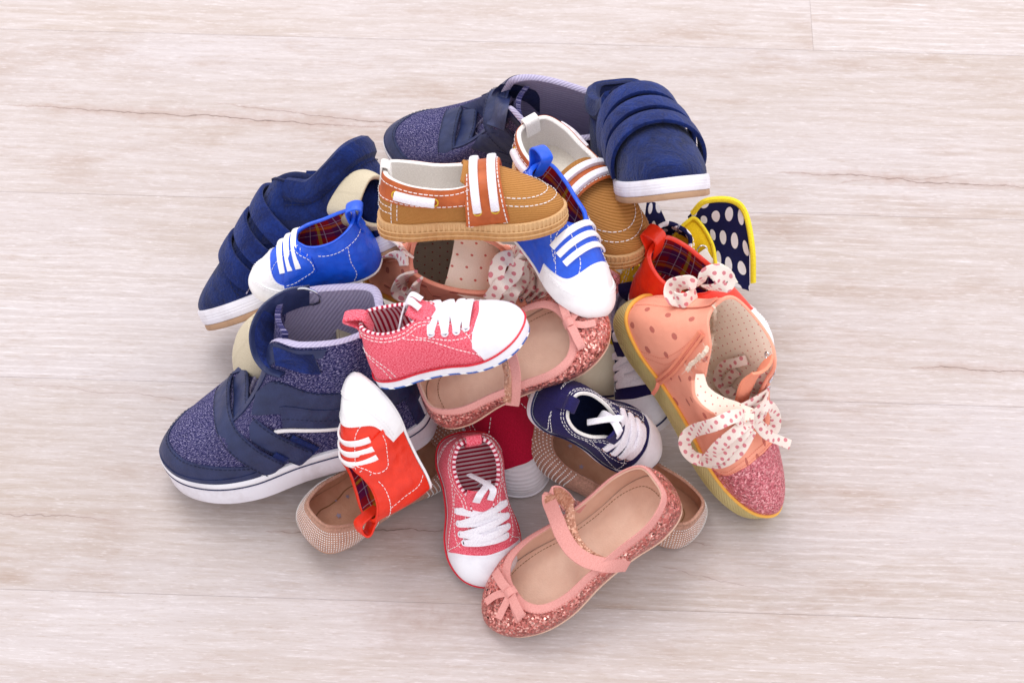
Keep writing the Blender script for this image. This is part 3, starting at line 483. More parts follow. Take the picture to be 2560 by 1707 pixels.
def floor_mat():
    b = NB('pale_washed_oak'); o = b.obj(); oi = b.n('ShaderNodeObjectInfo'); ad = b.n('ShaderNodeVectorMath', operation='ADD'); off = b.n('ShaderNodeCombineXYZ'); b.l(oi, 'Random', off, 2)
    m3 = b.math('MULTIPLY', (oi, 'Random'), 3.); b.l(m3, 0, off, 0); b.l(o, 0, ad, 0); b.l(off, 0, ad, 1)
    def mp(sc_): m = b.n('ShaderNodeMapping'); b.l(ad, 0, m, 0); m.inputs['Scale'].default_value = sc_; return m
    warp = b.noise(mp((4, 7, 1)), 1.0, 2)
    sep = b.n('ShaderNodeSeparateXYZ'); b.l(ad, 0, sep, 0)
    yw = b.math('ADD', (sep, 1), b.math('MULTIPLY', b.math('SUBTRACT', (warp, 0), .5), .014))
    cmb = b.n('ShaderNodeCombineXYZ'); b.l(sep, 0, cmb, 0); b.l(yw, 0, cmb, 1); b.l(sep, 2, cmb, 2)
    def mq(sc_): m = b.n('ShaderNodeMapping'); b.l(cmb, 0, m, 0); m.inputs['Scale'].default_value = sc_; return m
    fine = b.noise(mq((46, 620, 1)), 1, 5, .8); mid = b.noise(mq((16, 200, 1)), 1, 4, .65); big = b.noise(mp((2.2, 9, 1)), 1, 3, .6); cross = b.noise(mp((3, 6, 1)), 1, 3, .5); pt = b.noise(mp((8, 30, 1)), 1, 5, .7)
    c = b.mix(b.ramp(big, 0, [(.35, (0, 0, 0)), (.68, (1, 1, 1))]), lin('b2a39b'), lin('beb4b5')); c = b.mix(b.ramp(mid, 0, [(.40, (.0, .0, .0)), (.62, (.5, .5, .5))]), (c, 2), lin('cac1c2'))
    c = b.mix(b.ramp(pt, 0, [(.53, (0, 0, 0)), (.72, (.7, .7, .7))]), (c, 2), lin('a28a7c'))
    c = b.mix(b.ramp(fine, 0, [(.36, (.34, .34, .34)), (.44, (0, 0, 0))]), (c, 2), lin('a8927f')); c = b.mix(b.ramp(fine, 0, [(.585, (0, 0, 0)), (.67, (.42, .42, .42))]), (c, 2), lin('e0d8de'))
    pore = b.noise(mq((110, 1100, 1)), 1, 2, .6); c = b.mix(b.ramp(pore, 0, [(.62, (0, 0, 0)), (.69, (.38, .38, .38))]), (c, 2), lin('9c887c')); c = b.mix(b.ramp(pore, 0, [(.31, (.3, .3, .3)), (.40, (0, 0, 0))]), (c, 2), lin('ece6ea'))
    wv_ = b.n('ShaderNodeTexWave', bands_direction='Y', wave_profile='SIN'); b.l(mp((.3, 1, 1)), 0, wv_, 'Vector'); wv_.inputs['Scale'].default_value = 52; wv_.inputs['Distortion'].default_value = 3.2; wv_.inputs['Detail'].default_value = 3; wv_.inputs['Detail Scale'].default_value = 1.2
    wm = b.math('MULTIPLY', b.ramp(cross, 0, [(.46, (0, 0, 0)), (.66, (.26, .26, .26))]), b.math('MULTIPLY', b.ramp(wv_, 1, [(.72, (0, 0, 0)), (.95, (1, 1, 1))]), b.ramp(fine, 0, [(.4, (.2, .2, .2)), (.6, (1, 1, 1))])))
    c = b.mix(wm, (c, 2), lin('efe8ea'))
    c = b.mix(.10, (c, 2), (b.ramp(oi, 'Random', [(0, lin('8f7f7a')), (1, lin('f4eef6'))]), 0))
    s2 = b.n('ShaderNodeSeparateXYZ'); b.l(o, 0, s2, 0); hs_ = None
    wob = b.noise(b.obj((1, 1, 1)), 18, 4, .7); wv = b.math('MULTIPLY', b.math('SUBTRACT', (wob, 0), .5), .014); wob2 = b.noise(b.obj((1, 1, 1)), 120, 3)
    for (x0, ya, x1, yb, wd, st) in CRACKS:
        k = b.math('DIVIDE', b.math('SUBTRACT', (s2, 0), x0), x1-x0); kc = b.math('MULTIPLY', k, 1, clamp=True)
        d = b.math('ABSOLUTE', b.math('ADD', b.math('SUBTRACT', b.math('ADD', b.math('MULTIPLY', kc, yb-ya), ya), (s2, 1)), wv))
        tap = b.math('MULTIPLY', b.math('MULTIPLY', b.math('MULTIPLY', kc, b.math('SUBTRACT', 1., kc)), 4.), (wob2, 0)); wdt = b.math('MULTIPLY', tap, wd*2)
        core = b.math('LESS_THAN', d, b.math('MULTIPLY', wdt, .4)); halo = b.math('SUBTRACT', 1., b.math('DIVIDE', d, b.math('ADD', b.math('MULTIPLY', wdt, 7.), .0001)), clamp=True)
        c = b.mix(b.math('MULTIPLY', b.math('MULTIPLY', halo, .6*st), b.math('ADD', (wob2, 0), .3)), (c, 2), lin('a58a80')); c = b.mix(b.math('MULTIPLY', core, .95*st), (c, 2), lin('80706a'))
    for (kx, ky, r, st) in KNOTS:
        dx = b.math('SUBTRACT', (s2, 0), kx); dy = b.math('MULTIPLY', b.math('SUBTRACT', (s2, 1), ky), 1.7); d = b.math('SQRT', b.math('ADD', b.math('MULTIPLY', dx, dx), b.math('MULTIPLY', dy, dy)))
        dd = b.math('ADD', d, b.math('MULTIPLY', b.math('SUBTRACT', (wob, 0), .5), r*1.4)); fall = b.math('SUBTRACT', 1., b.math('DIVIDE', dd, r), clamp=True)
        c = b.mix(b.math('MULTIPLY', b.math('MULTIPLY', fall, (wob2, 0)), st*1.5), (c, 2), lin('9c8278'))
    h = b.math('ADD', (fine, 0), b.math('MULTIPLY', (mid, 0), .5))
    return b.fin(c, 2, .62, .25, nrm=b.bump(h, 0, .22, .0006))
# cracks along the grain: x0,y0 -> x1,y1 in metres on the floor, width, strength
CRACKS = [(-.40, .205, -.10, .192, .0012, 1), (-.24, .212, .0, .185, .0010, .8), (.195, .160, .40, .150, .0012, .9), (.24, .150, .34, .163, .0008, .6), (.28, -.012, .40, -.012, .0011, .9), (-.36, -.150, -.26, -.150, .0009, .6), (-.16, -.158, -.03, -.150, .0011, .9), (.05, -.145, .14, -.157, .0009, .7), (-.36, -.045, -.16, -.062, .0008, .4), (.1, -.172, .19, -.19, .0007, .4)]
KNOTS = [(-.045, -.215, .055, .55), (.165, .18, .02, .3), (-.08, .183, .03, .3), (.19, .135, .02, .25), (-.26, -.155, .03, .3)]
build_floor()
# ---- the shoes
LS = lasts()
def pose(k): return POSES[k]
def smoothv(fn, t0, t1, n=50):
    T = np.linspace(t0, t1, n); V = np.array([fn(t) for t in T]); 
    for _ in range(9): V[1:-1] = (V[:-2]+2*V[1:-1]+V[2:])/4
    return lambda t: float(np.interp(t, T, V))
def lace_over(s, a, b, hump=.35, wd=.55, th=.14, mat='lace', mid=None, n=16, name='lace', dip=.15):
    """one crossing of a lace from point a to point b, both (p, n), arched over the throat and dipping into the eyelets"""
    (p, n1), (q, n2) = a, b; m = (p+q)/2 if mid is None else mid; up_ = nrm(n1+n2); d = q-p
    K = [p-n1*dip, p+n1*.12+d*.03, p*.72+q*.28+up_*hump*.9, m+up_*hump, p*.28+q*.72+up_*hump*.9, q+n2*.12-d*.03, q-n2*dip]
    return ribbon(name, K, wd*np.array([.55, .8, 1, 1.05, 1, .8, .55]), th, M[mat], s.e, N=np.array([n1, n1, up_, up_, up_, n2, n2]), n=n)
def heel_loop(s, mat, wd=1.1, h=1.3, out=.5, t=0., v=1.0, th=.14, inner=None, name='heel_loop'):
    p = s.L.S(t, v)[0]; n = s.L.N(np.array([t]), np.array([v-.02]))[0]; z = np.array([0, 0, 1.])
    K = [s.L.S(t, v-.28, .05)[0], s.L.S(t, v-.08, .1)[0], p+z*h*.45+n*out, p+z*h*.9+n*out*.6, p+z*h*.9-n*.25, p+z*h*.3-n*.4, p-z*.8-n*.42]
    return ribbon(name, K, wd, th, M[mat], s.e, W=(0, 1, 0), n=24)

def make_canvas(key, label, last='canvas', sized='canvas', cloth='chambray', lining='red_stripe', line='red_line', cap='white_rubber', tab=True, group=None, laces='loose', foxing='white_rubber', outsole='blue_print', name='baby_sneaker', eye='white_rubber', capx=.755, tabout=.9, rim=None):
    s = Shoe(name, label, 'baby shoe', LS[last], pose(key), group); L = s.L
    s.upper(cloth, lining, rim=rim or lining, insole=lining, insole_z=.25, rimr=.1)
    fh = L.hs; top = lambda t: fh*(1.0+.35*max(0, 1-abs(t-.5)/.16))
    s.sole('foxing', .12, top, .12, foxing, cap=True); s.sole('outsole', 0, .2, .10, outsole, cap=True, round_=.05)
    T = np.linspace(0, 1, 120, endpoint=False); P = L.P(T)+L.outn(T)*.13; P[:, 2] = [top(t)+.02 for t in T]; P = L.bend(P); ribbon('foxing_line', P, .13, .13, M[line], s.e, N=(0, 0, 1), sect=CIRC, raw=True, closed=True)
    if cap:
        f = smoothv(lambda t: vleave(L, lambda p: p[0] > capx - .35*p[1]**2*4, t), .34, .66); s.patch('toe_cap', .345, .655, 0, f, cap, off=.05, nt=60)
        s.stitch([(.36+.28*i/20, max(0, f(.36+.28*i/20)-.03)) for i in range(21)], 'thread_white', .12, .08, .04, off=.07)
    for sg in (0, 1):
        m = (lambda t: 1-t) if sg else (lambda t: t)
        s.stitch([(m(.0+.02), .93), (m(.1), .93), (m(.2), .93), (m(.26), .92), (m(.32), .92), (m(.40), .93), (m(.46), .94)]); s.stitch([(m(.0+.02), .87), (m(.1), .87), (m(.2), .87), (m(.26), .86), (m(.32), .85), (m(.39), .86)]); s.stitch([(m(.215), .82), (m(.24), .66), (m(.3), .56), (m(.36), .55), (m(.40), .6)], dash=.16)
        s.stitch([(m(.185), .86), (m(.24), .62), (m(.31), .36), (m(.345), .2)], dash=.16); s.stitch([(m(.05), .62), (m(.09), .5), (m(.12), .3), (m(.135), .02)]); s.stitch([(m(.04), .62), (m(.075), .5), (m(.105), .3), (m(.12), .02)])
        s.stitch([(m(.385), .8), (m(.372), .55), (m(.352), .35), (m(.34), .1)], dash=.16)
    if last == 'crib': s.done(); return s
    ev = [(.272, .70), (.315, .69), (.357, .69), (.398, .71)]; E = []
    for (t, v) in ev:
        a = s.eyelet(t, v, .2, eye, .1); s.hole(t, v, .16); b = s.eyelet(1-t, v, .2, eye, .1); s.hole(1-t, v, .16); E.append((a, b))
    c = L.sc
    s.tongue([L.S(.5, .94, -.2)[0], np.array([.60, 0, .30])*L.L*c, np.array([.52, 0, .375])*L.L*c, np.array([.45, 0, .43])*L.L*c, np.array([.40, 0, .49])*L.L*c], [.5, .75, .95, 1.0, .9], cloth, curve=.3)
    for i, (a, b) in enumerate(E if laces else []):
        lace_over(s, a, b, .5, .58)
        if i < 3: lace_over(s, (a[0], a[1]), (E[i+1][1][0], E[i+1][1][1]), .62, .45)
        if i in (0, 2): lace_over(s, (E[i+1][0][0], a[1]), (b[0], b[1]), .55, .45)
    if not laces: s.done(); return s
    q = [(c*np.array(k)*L.L) for k in ((.45, -.04, .45), (.41, -.02, .50), (.36, .03, .46), (.33, .05, .36), (.36, .02, .28))]
    ribbon('lace_end', q, .5, .12, M['lace'], s.e, W=(0, 1, .3), n=20); ribbon('lace_end', [(c*np.array(k)*L.L) for k in ((.45, .04, .45), (.39, .06, .49), (.33, .02, .43), (.27, -.04, .33))], .45, .12, M['lace'], s.e, W=(.2, 1, 0), n=20)
    if tab: heel_loop(s, cloth, 1.0, .45, tabout, th=.18)
    s.done(); return s

def make_mary(key, label, group, front):
    s = Shoe('ballet_shoe', label, 'shoe', LS['mary_jane'], pose(key), group); L = s.L; sc_ = L.sc*L.L
    s.upper('glitter', 'pink_insole', insole='pink_insole', insole_z=.12, thick=.14, rimr=.06)
    s.patch('lining_facing', 0, 1, .80, .97, 'ribbon', off=-.17, skirt=0, nt=120, nv=5)
    s.rib('binding', [(i/60, .975) for i in range(61)], .62, .14, 'ribbon', off=.03, n=160)
    s.sole('sole', 0, .5, -.05, 'pink_insole', cap=True)
    T = np.linspace(0, 1, 200); p = L.P(T); q = p.copy(); cx = .52*L.L
    q[:, 0] = cx+(p[:, 0]-cx)*.86; q[:, 1] *= .80; q[:, 2] += .09; s.stitch3(L.bend(q)+[0, 0, .02], np.tile([0, 0, 1.], (200, 1)), 'thread_brown', .16, .07, .05)
    s.stitch([(i/40, .9) for i in range(41)], 'thread_rose', .12, .08, .04, off=.1)
    # bow on the toe, its loops and tails of ribbon
    k = L.S(.5, .955, .22)[0]; X = np.array([1, 0, 0]); Y = np.array([0, 1, 0]); Z = np.array([0, 0, 1])
    bow = ribbon('bow', [k+[-.35, 0, -.02], k+[-.1, 0, .26], k+[.2, 0, .24], k+[.4, 0, -.08]], .6, .14, M['ribbon'], s.e, W=(0, 1, 0), n=12)
    def bw(name, pts, wd=.62): return ribbon(name, [k+np.array(a) for a in pts], wd, .08, M['ribbon'], bow, W=(1, .1, -.2), n=22)
    bw('bow_loop', [(0, 0, 0), (.1, .7, .35), (.2, 1.5, .3), (.3, 2.0, .0), (.45, 1.8, -.3), (.35, 1.2, -.15), (.1, .3, 0)]); bw('bow_loop', [(0, 0, 0), (.1, -.7, .35), (.1, -1.5, .3), (.1, -2.1, .0), (-.1, -1.8, -.3), (0, -1.2, -.15), (0, -.3, 0)])
    ribbon('bow_tail', [k, k+[.5, .35, .06], k+[1.0, .6, -.05], k+[1.6, .9, -.25]], .55, .07, M['ribbon'], bow, N=(0, 0, 1), n=12); ribbon('bow_tail', [k, k+[.5, -.35, .06], k+[1.0, -.6, -.05], k+[1.7, -.7, -.25]], .55, .07, M['ribbon'], bow, N=(.2, 0, 1), n=12)
    if front:
        K = [(5.2, 2.95, 1.0), (5.6, 2.85, 1.9), (6.2, 2.5, 2.6), (6.9, 1.6, 3.05), (7.25, .4, 3.3), (7.2, -.9, 3.5), (6.95, -1.9, 3.9), (6.7, -2.5, 4.7), (6.5, -2.75, 5.5), (6.2, -2.95, 5.9), (5.9, -3.0, 5.2), (5.8, -2.85, 4.0), (5.85, -2.6, 3.2)]
        ribbon('strap', K, [.8]+[1.0]*12, .14, M['ribbon'], s.e, W=(1, .25, .1), n=60); PP = path(K, 60)[3:48]; _, NN, BB = frames(PP, W=(1, .25, .1))
        for q in (-.36, .36, -.29, .29): s.stitch3(PP+BB*q+NN*.09, NN, 'thread_rose', .12, .07, .04)
        K2 = [(5.85, -2.6, 3.2), (6.15, -2.0, 2.95), (6.5, -1.2, 2.95), (6.75, 0, 2.9), (6.6, 1.2, 2.7), (6.1, 2.2, 2.3), (5.7, 2.6, 1.9)]
        ribbon('strap_backing', K2, .6, .1, M['copper'], s.e, W=(1, .25, .1), n=40); ribbon('strap_backing', [np.array(a)+(-.02, .1, -.08) for a in K[8:]], .85, .06, M['copper'], s.e, W=(1, .25, .1), n=24)
        ring('strap_ring', np.array((5.9, -2.75, 2.95)), (.2, .9, .5), .55, .14, M['silver'], s.e); ribbon('ring_tab', [(5.5, -2.6, 1.6), (5.6, -2.75, 2.3), (5.8, -2.75, 2.8), (5.6, -2.5, 2.4), (5.4, -2.3, 1.9)], .7, .1, M['ribbon'], s.e, W=(1, 0, .1), n=16)
    else:
        K = [(7.6, 1.9, 3.1), (7.6, .8, 3.7), (7.4, -.5, 3.8), (7.1, -1.7, 3.4), (6.6, -2.5, 2.8), (6.1, -2.85, 1.8), (5.8, -3.0, 1.3)]
        ribbon('strap', K, 1.0, .14, M['ribbon'], s.e, W=(1, -.2, .2), n=40); ribbon('strap_backing', [np.array(a)+(-.5, .05, -.08) for a in K[:-1]], .6, .1, M['copper'], s.e, W=(1, -.2, .5), n=40)
    s.done(); return s
def make_ballet(key, label, group):
    s = Shoe('ballet_flat', label, 'shoe', LS['ballet'], pose(key), group); L = s.L
    s.upper('nude_suede', 'nude_leather', rim='nude_suede', insole='nude_leather', insole_z=.12, thick=.14, rimr=.05)
    s.sole('outsole', 0, .33, -.08, 'nude_leather', cap=True)
    s.stitch([(i/40, .95) for i in range(41)], 'thread_brown', .12, .08, .03, off=.02)
    V, F = [], []
    def stud(t, v, r):
        p = L.S(t, v, .02)[0]; n = L.N(np.array([t]), np.array([v]))[0]; a = nrm(np.cross(n, (.3, .9, .1))); b_ = np.cross(n, a); k = len(V)
        for q in range(6): V.append(p+r*(math.cos(q*1.047)*a+math.sin(q*1.047)*b_))
        V.append(p+n*r*.75); F.extend([(k+q, k+(q+1) % 6, k+6) for q in range(6)])
    for i in range(-30, 31):                                  # vertical rows round the heel
        t = i*.0058
        for j in range(10): stud(t, .12+.075*j, .045)
    for j in range(14):                                       # rows over the toe
        v = .04+j*.07; n = int(62*(1-.45*v))
        for i in range(n):
            t = .5+(i/(n-1)-.5)*.42; stud(t, v, .055)
    s.obj('crystal_stud', V, F, 'crystal', kind='stuff', smooth=False)
    T = np.linspace(0, 1, 160); p = L.P(T); q = p.copy(); q[:, 0] = .26*L.L+(p[:, 0]-.5*L.L)*.34; q[:, 1] *= .5; q[:, 2] += .09
    P = L.bend(q); ribbon('insole_seam', P[:-1], .08, .05, M['thread_brown'], s.e, N=(0, 0, 1), raw=True, closed=True)
    for (x, y, r) in [(.2, .05, .5), (.33, -.35, .42), (.3, .4, .38), (.45, .1, .5), (.56, -.3, .4), (.6, .35, .45), (.14, -.3, .3), (.7, 0, .42), (.4, -.05, .26), (.24, .5, .24)]:
        c = np.array([x*L.L, y*L.W*.85, L.hs+.14]); a0 = random.random()*6; V2 = [c+[r*(.55 if k % 2 == 0 else .23)*math.cos(a0+k*math.pi/5), r*(.55 if k % 2 == 0 else .23)*math.sin(a0+k*math.pi/5), 0] for k in range(10)]
        s.obj('star_print', L.bend(np.array(V2)), [tuple(range(10))], 'star')
    s.done(); return s

def make_boat(key, label, group, side):
    """side = -1: the strap fastens on the shoe's right"""
    s = Shoe('boat_shoe', label, 'baby shoe', LS['boat'], pose(key), group); L = s.L; LL = L.L*L.sc; m = (lambda t: t) if side > 0 else (lambda t: 1-t)
    s.upper('twill', 'white_cloth', insole='insole_white', insole_z=.2, thick=.22, rimr=.08)
    s.patch('leather_collar', -.33, .33, .52, .995, 'brown_leather', off=.09, nt=110, nv=10)
    s.stitch([(-.32+.64*i/40, .90) for i in range(41)], off=.12, dash=.24); s.stitch([(-.32+.64*i/40, .57) for i in range(41)], off=.12, dash=.24)
    for v in (.40, .25): s.stitch([(-.085+.17*i/20, v) for i in range(21)], off=.04)
    for t in (-.085, .085, -.1, .1): s.stitch([(t, .5), (t, .2), (t, .02)], off=.04)
    s.stitch([(.5+.07*a, v) for a, v in ((-2.4, .9), (-2.3, .7), (-1.8, .5), (-1, .38), (0, .34), (1, .38), (1.8, .5), (2.3, .7), (2.4, .9))], off=.04, dash=.24)
    s.stitch([(.5+.08*a, v) for a, v in ((-2.4, .8), (-2.25, .55), (-1.7, .36), (-.9, .26), (0, .23), (.9, .26), (1.7, .36), (2.25, .55), (2.4, .8))], off=.04, dash=.24)
    s.sole('outsole', 0, .72, .22, 'gum', cap=True, rib=.05, ribn=58, nt=580, round_=.06); s.sole('foxing', .66, 1.32, .16, 'gum_pale', rib=.06, ribn=96, nt=768, round_=.08)
    T = np.linspace(0, 1, 200, endpoint=False)
    for z, o in ((.36, .26), (.70, .24), (1.28, .13)):
        P = L.P(T)+L.outn(T)*o; P[:, 2] = z; ribbon('sole_ridge', L.bend(P), .1, .1, M['gum_pale'], s.e, N=(0, 0, 1), sect=CIRC, raw=True, closed=True)
    for sg in (0, 1):
        f = (lambda t: 1-t) if sg else (lambda t: t); a = s.eyelet(f(.095), .74, .23, 'gold', .1, .12); b_ = s.eyelet(f(.185), .72, .23, 'gold', .1, .12)
        s.rib('side_lace', [(f(.095), .74), (f(.12), .745), (f(.16), .735), (f(.185), .72)], .56, .5, 'lace', off=.18, n=16)
    heel_loop(s, 'white_cloth', 1.15, .35, .12, name='heel_tab')
    s.tongue([LL*(.58, 0, .345), LL*(.54, 0, .365), LL*(.50, 0, .375), LL*(.465, 0, .385)], [1.2, 1.45, 1.5, 1.3], 'twill', curve=.5, thick=.15)
    P, N_ = s.hoop(.60, .02, -6, -66 if side > 0 else -92, 92 if side > 0 else 66, off=.2)
    if side < 0: P, N_ = P[::-1], N_[::-1]; 
    tp = np.ones(len(P)); W_ = np.interp(np.linspace(0, 1, len(P)), [0, .55, .8, .94, .98, 1], [2.1, 2.3, 2.8, 3.0, 2.8, 2.0])
    if side < 0: P, N_, W_ = P[::-1], N_[::-1], W_[::-1]
    for _ in range(6): P[1:-1] = (P[:-2]+2*P[1:-1]+P[2:])/4
    ribbon('strap', P, W_, .2, M['brown_leather'], s.e, N=N_, raw=True)
    Tn, Nn, B = frames(P, N_)
    for k in (-.43, .43): s.stitch3(P[4:-2]+B[4:-2]*(W_[4:-2]*k)[:, None]+Nn[4:-2]*.11, Nn[4:-2], 'thread_white', .22, .1, .06)
    e = 3 if side < 0 else -4; i = range(len(P))[e]; s.stitch3(P[i]+B[i]*np.linspace(-.43, .43, 20)[:, None]*W_[i]+Nn[i]*.12, np.tile(Nn[i], (20, 1)), 'thread_white', .22, .1, .06)
    for k in (-.55, .6):
        a, b_ = (11, 30) if side < 0 else (9, 28); Q = P[a:b_]+B[a:b_]*k+Nn[a:b_]*.2; Q[0] -= Nn[a]*.12; Q[-1] -= Nn[b_-1]*.12
        ribbon('lace', Q, .56, .34, M['lace'], s.e, N=Nn[a:b_], raw=True); j = a if side < 0 else b_-1; 
        ring('eyelet', P[j]+B[j]*k+Nn[j]*.1, Nn[j], .26, .1, M['gold'], s.e)
    s.done(); return s

def make_crib(key, label, cloth, group=None, cap=True, lining='plaid', bars=True, loop=True, name='crib_shoe', rim=None, flap=1, last='crib'):
    s = Shoe(name, label, 'baby shoe', LS[last], pose(key), group); L = s.L; LL = L.L*L.sc
    s.upper(cloth, lining, rim=rim or cloth, insole=lining, insole_z=.15, thick=.2, rimr=.1)
    s.sole('sole', 0, .28, .04, 'white_leather' if cap else cloth, cap=True)
    if cap:
        f = smoothv(lambda t: vleave(L, lambda p: p[0] > .74+.0*abs(p[1]) or (p[0] > .45 and p[2] < .10+.10*(p[0]-.45)/.3), t), .27, .73)
        s.patch('toe_cap', .275, .725, 0, f, 'white_leather', off=.07, nt=90, nv=14)
        s.patch('toe_bumper', .285, .715, 0, lambda t: .34-.5*abs(t-.5), 'white_leather', off=.15, nt=80, nv=8)
        s.stitch([(.29+.42*i/30, .31-.5*abs(.29+.42*i/30-.5)) for i in range(31)], off=.17, dash=.14); s.stitch([(.30+.40*i/40, max(.02, f(.30+.40*i/40)-.03)) for i in range(41)], off=.09, dash=.14)
    if bars:
        for x in (.545, .61, .675):
            P, N_ = s.hoop(x, .0, -4, -34, 34, 20, off=.09); ribbon('lace_bar', P, .42, .16, M['white_leather'], s.e, N=N_, raw=True)
        for sg in (0, 1):
            g = (lambda t: 1-t) if sg else (lambda t: t)
            s.stitch([(g(.02), .8), (g(.08), .78), (g(.16), .8), (g(.22), .84)]); s.stitch([(g(.33), .95), (g(.38), .8), (g(.42), .62), (g(.41), .45)]); s.stitch([(g(.30), .93), (g(.29), .7), (g(.315), .45), (g(.33), .3)]); s.stitch([(g(.25), .86), (g(.28), .6), (g(.315), .42)])
            s.stitch([(g(.10), .78), (g(.115), .5), (g(.12), .2), (g(.14), .02)])
    if flap:
        g = (lambda t: t) if flap > 0 else (lambda t: 1-t)
        s.quadp('side_flap', [(g(.37), .93), (g(.30), .86), (g(.235), .80)], [(g(.335), .30), (g(.285), .34), (g(.225), .5)], cloth, off=.13, skirt=.15)
        s.stitch([(g(.37), .89), (g(.30), .82), (g(.245), .76), (g(.234), .53), (g(.29), .38), (g(.33), .34)], off=.16)
    if loop: heel_loop(s, cloth, 1.05, .95, .75, th=.16)
    s.done(); return s

def make_woven(key, label, group, front):
    s = Shoe('high_top_sneaker', label, 'shoe', LS['woven' if front else 'woven_back'], pose(key), group); L = s.L; LL = L.L*L.sc
    s.upper('knit', 'grey_lining', insole='grey_lining', insole_z=.3, thick=.42, rimr=.12)
    s.sole('midsole', .0, 1.5, .18, 'dirty_rubber', cap=True); s.sole('foxing', 1.48, L.hs+.04, .22, 'white_rubber', round_=.2)
    T = np.linspace(0, 1, 200, endpoint=False); P = L.P(T)+L.outn(T)*.19; P[:, 2] = 1.5; ribbon('sole_line', L.bend(P), .08, .08, M['navy_line'], s.e, N=(0, 0, 1), sect=CIRC, raw=True, closed=True)
    bump = lambda t: .02+.26*max(0, 1-(abs(t-.5)/.235)**2.2)**.7
    s.patch('toe_guard', .27, .73, 0, bump, 'navy_leather', off=.08, nt=90, nv=10); s.stitch([(.28+.44*i/30, max(.01, bump(.28+.44*i/30)-.025)) for i in range(31)], 'thread_navy', .2, .1, .05, off=.1)
    s.patch('toe_guard', .30, .70, .0, .07, 'navy_leather', off=.13, nt=80, nv=5)
    s.patch('heel_counter', -.075, .075, 0, lambda t: .62-abs(t)*1.2, 'navy_leather', off=.1, nt=40); s.patch('heel_patch', -.05, .05, .02, .2, 'dirty_rubber', off=.17, nt=24)
    for sg in (0, 1):
        m = (lambda t: 1-t) if sg else (lambda t: t)
        s.quadp('eyestay', [(m(.255), .99), (m(.30), .99), (m(.36), .985), (m(.425), .99)], [(m(.235), .84), (m(.28), .80), (m(.34), .72), (m(.40), .62)], 'navy_leather', off=.1)
        s.quadp('ankle_panel', [(m(.07), .62), (m(.13), .60), (m(.20), .62), (m(.27), .70), (m(.33), .74)], [(m(.06), .30), (m(.12), .34), (m(.18), .36), (m(.24), .42), (m(.325), .58)], 'navy_leather', off=.09)
        s.quadp('side_panel', [(m(.10), .38), (m(.15), .44), (m(.2), .46), (m(.255), .50)], [(m(.10), .22), (m(.15), .24), (m(.20), .27), (m(.255), .34)], 'navy_leather', off=.13)
        s.rib('side_stripe', [(m(.10), .2), (m(.16), .225), (m(.22), .27), (m(.27), .34)], .26, .12, 'white_leather', off=.12, n=20)
        for v0 in (.6, .33): s.stitch([(m(.07), v0), (m(.14), v0), (m(.2), v0+.02), (m(.26), v0+.08)], 'thread_navy', .2, .1, .05, off=.12)
        s.quadp('collar_panel', [(m(.15), .98), (m(.2), .98), (m(.25), .98)], [(m(.16), .92), (m(.2), .91), (m(.25), .9)], 'navy_leather', off=.1)
    s.tongue([L.S(.5, .97, -.25)[0], LL*(.55, 0, .37), LL*(.48, 0, .47), LL*(.43, 0, .56), LL*(.40, 0, .64)], [.5, .8, 1.1, 1.4, 1.5], 'knit', curve=.3, thick=.35)
    for x, z_, tl, w_, a0, a1 in ((.50, .0, 34, 1.65, -55, 72), (.41, .04, 36, 1.6, -52, 66))+(() if front else ((.30, .34, 38, 2.2, -60, 75),)):
        P, N_ = s.hoop(x, z_, tl, a0, a1, off=.2)
        for _ in range(8): P[1:-1] = (P[:-2]+2*P[1:-1]+P[2:])/4
        if not front: P, N_ = P[::1], N_
        W_ = np.interp(np.linspace(0, 1, len(P)), [0, .93, .98, 1], [w_, w_, w_*.9, w_*.7]); ribbon('velcro_strap', P, W_, .22, M['navy_leather'], s.e, N=N_, raw=True)
        Tn, Nn, B = frames(P, N_)
        for k in (-.42, .42): s.stitch3(P[2:-2]+B[2:-2]*k*w_+Nn[2:-2]*.13, Nn[2:-2], 'thread_navy', .2, .1, .06)
        i0 = 30; Q = P[i0:-1]-Nn[i0:-1]*.12+np.array([-.5, 0, .1]); ribbon('velcro_pad', Q, 1.5, .16, M['navy_fluff'], s.e, N=Nn[i0:-1], raw=True)
    if front:
        s.quadp('velcro_pad', [(.17, .95), (.21, .95), (.25, .95)], [(.17, .80), (.21, .80), (.25, .80)], 'navy_fluff', off=.14)
        K = [(5.2, -1.9, 10.6), (5.9, -1.6, 10.9), (6.8, -1.1, 11.2), (7.8, -.5, 11.1), (8.5, .2, 10.5), (8.6, 1.0, 9.7), (8.2, 1.7, 9.1), (7.5, 2.3, 8.8)]
        W_ = [(.3, .1, 1)]*3+[(.5, .2, .9), (.7, .5, .7), (.8, .6, .5), (.8, .7, .4), (.7, .7, .5)]
        ribbon('ankle_strap', K, [1.5, 1.5, 1.6, 1.6, 1.7, 1.7, 1.6, 1.2], .2, M['navy_leather'], s.e, W=np.array(W_), n=40)
        ribbon('velcro_pad', [np.array(k)+(-.25, -.1, -.1) for k in K[3:7]], 1.5, .16, M['navy_fluff'], s.e, W=np.array(W_[3:7]), n=16)
        ring('strap_ring', np.array((5.3, -1.7, 10.7)), (.3, 1, -.2), .85, .18, M['silver'], s.e)
    else:
        Cw = CURVES[key]; sheet(s, 'ankle_strap', Cw['up_a'], Cw['up_b'], 'navy_leather', bulge=.35, thick=.25); sheet(s, 'ankle_strap', Cw['top_a'], Cw['top_b'], 'navy_leather', bulge=.2, thick=.2)
    s.done(); return s

